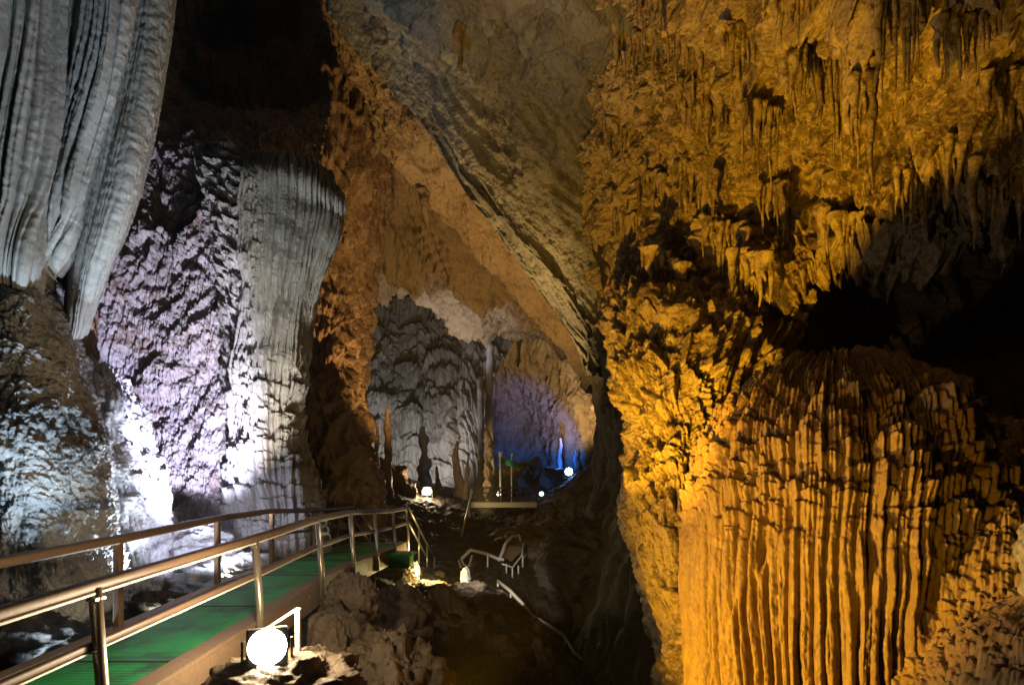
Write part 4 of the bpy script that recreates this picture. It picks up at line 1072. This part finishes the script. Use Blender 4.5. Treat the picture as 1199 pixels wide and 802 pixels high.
#LIGHTS
G1 = (-1.1, 5.3, -1.2)
spot(G1, (4.0, 7.2, 1.0), 2000, AMB, 74, .10)
spot((-1.5, 2.0, 4.2), (4.1, 6.4, 2.6), 90, (1, .48, .10), 30, .2)                                # added amber fill for the dark dome top, no lamp there
spot((-.7, 5.2, -1.0), P(805, 150, 12), 4900, AMB, 58, .10, .45)                    # amber lamp for the ceiling
spot((-.6, 2.0, -1.5), P(1110, 130, 8), 430, AMB, 56, .12)  # weak fill added for the right part of the ceiling
spot((6.6, 5.2, -.5), (5.2, 6.6, 2.4), 120, (1, .5, .1), 90, .1)             # small lamp right of the dome
spot((-1.0, 20, .3), P(540, 230, 28), 8500, (1, .62, .2), 98, .2)          # ochre band
LC = (-5.9, 8.7, -.1)
spot(LC, P(60, 150, 7), 470, COOL, 120, .12)
spot((-4.9, 6.0, -.6), P(10, 120, 7.2), 1250, (.60, .80, 1), 110, .12)
spot((-4.9, 9.2, .3), P(150, 370, 14), 5400, (.66, .66, 1), 58, .12)
spot((-4.6, 9.4, .6), P(240, 170, 20), 900, (1, .8, .6), 46, .2)  # faint warm fill added to bring out the upper left hollow
spot((-4.9, 9.2, .3), P(200, 520, 12.6), 190, (.70, .72, 1), 130, .12)
spot((-4.9, 9.0, -.2), P(325, 190, 14), 1500, (.9, .95, .85), 56, .12)
spot((-4.9, 7.4, -.5), P(520, 50, 16), 1000, (.9, .97, .82), 64, .3)
point(f2+f2d*.6, 500, WARM, .2)
spot(P(480, 560, 42), P(480, 430, 58), 3300, (.95, .90, .85), 120, .4)
spot(P(655, 520, 49), P(672, 425, 62), 5000, (1, .66, .26), 86, .4)
spot(P(590, 555, 40), P(590, 490, 52), 900, (1, .55, .1), 60, .2)
point(f3+f3d*.7, 160, BLUE, .2)
spot(f3+Vector((-.6, 3.4, .5)), P(622, 520, 70), 10000, (.03, .20, 1), 56, .3)
spot(P(505, 450, 40), P(560, 350, 45), 1500, (.7, .82, 1), 84, .4)
spot(P(578, 588, 31.5), P(571, 520, 33), 200, (1, .55, .12), 90, .1)
spot(f1+f1d*.12, Vector(f1)+f1d*4, 90, (1, .80, .5), 165, .14)
point(f1+Vector((.05, .22, .34)), 190, (1, .80, .5), .08)
spot((-1.4, 8.0, 2.6), (-3.7, 9, 0), 50, (1, .95, .8), 90, .1)  # added light that brightens the carpet, no fixture
spot((-1.6, 9, .6), P(602, 690, 19), 2400, (1, .93, .8), 20, .1)  # narrow light added to brighten the stair rails, no fixture
point(P(512, 676, 14.6), 110, (1, .74, .2), .06)
point(P(494, 668, 14.9), 70, (1, .85, .5), .06)

HAZE = .0005
if HAZE:
    hm = bpy.data.materials.new('damp_air'); hm.use_nodes = True; hn = hm.node_tree; hn.nodes.clear()
    ho = hn.nodes.new('ShaderNodeOutputMaterial'); hv = hn.nodes.new('ShaderNodeVolumePrincipled'); hv.inputs['Density'].default_value = HAZE
    hv.inputs['Color'].default_value = (.9, .9, .9, 1); hv.inputs['Anisotropy'].default_value = .2; hn.links.new(hv.outputs[0], ho.inputs['Volume'])
    hz = mk('haze', box((0, 55, 15), (75, 70, 27)), hm, None, False); hz['kind'] = 'stuff'; hz['label'] = 'thin damp haze filling the cave air'; hz['category'] = 'haze'
sc.view_settings.view_transform = 'Standard'; sc.view_settings.look = 'None'; sc.view_settings.gamma = 1; sc.view_settings.exposure = 0
sc.cycles.use_denoising = True
try: sc.cycles.denoiser = 'OPENIMAGEDENOISE'
except Exception: pass
sc.cycles.max_bounces = 5; sc.cycles.diffuse_bounces = 1; sc.cycles.glossy_bounces = 2
sc.cycles.sample_clamp_indirect = 4; sc.cycles.use_adaptive_sampling = True; sc.cycles.adaptive_threshold = .02
sc.cycles.caustics_reflective = False; sc.cycles.caustics_refractive = False
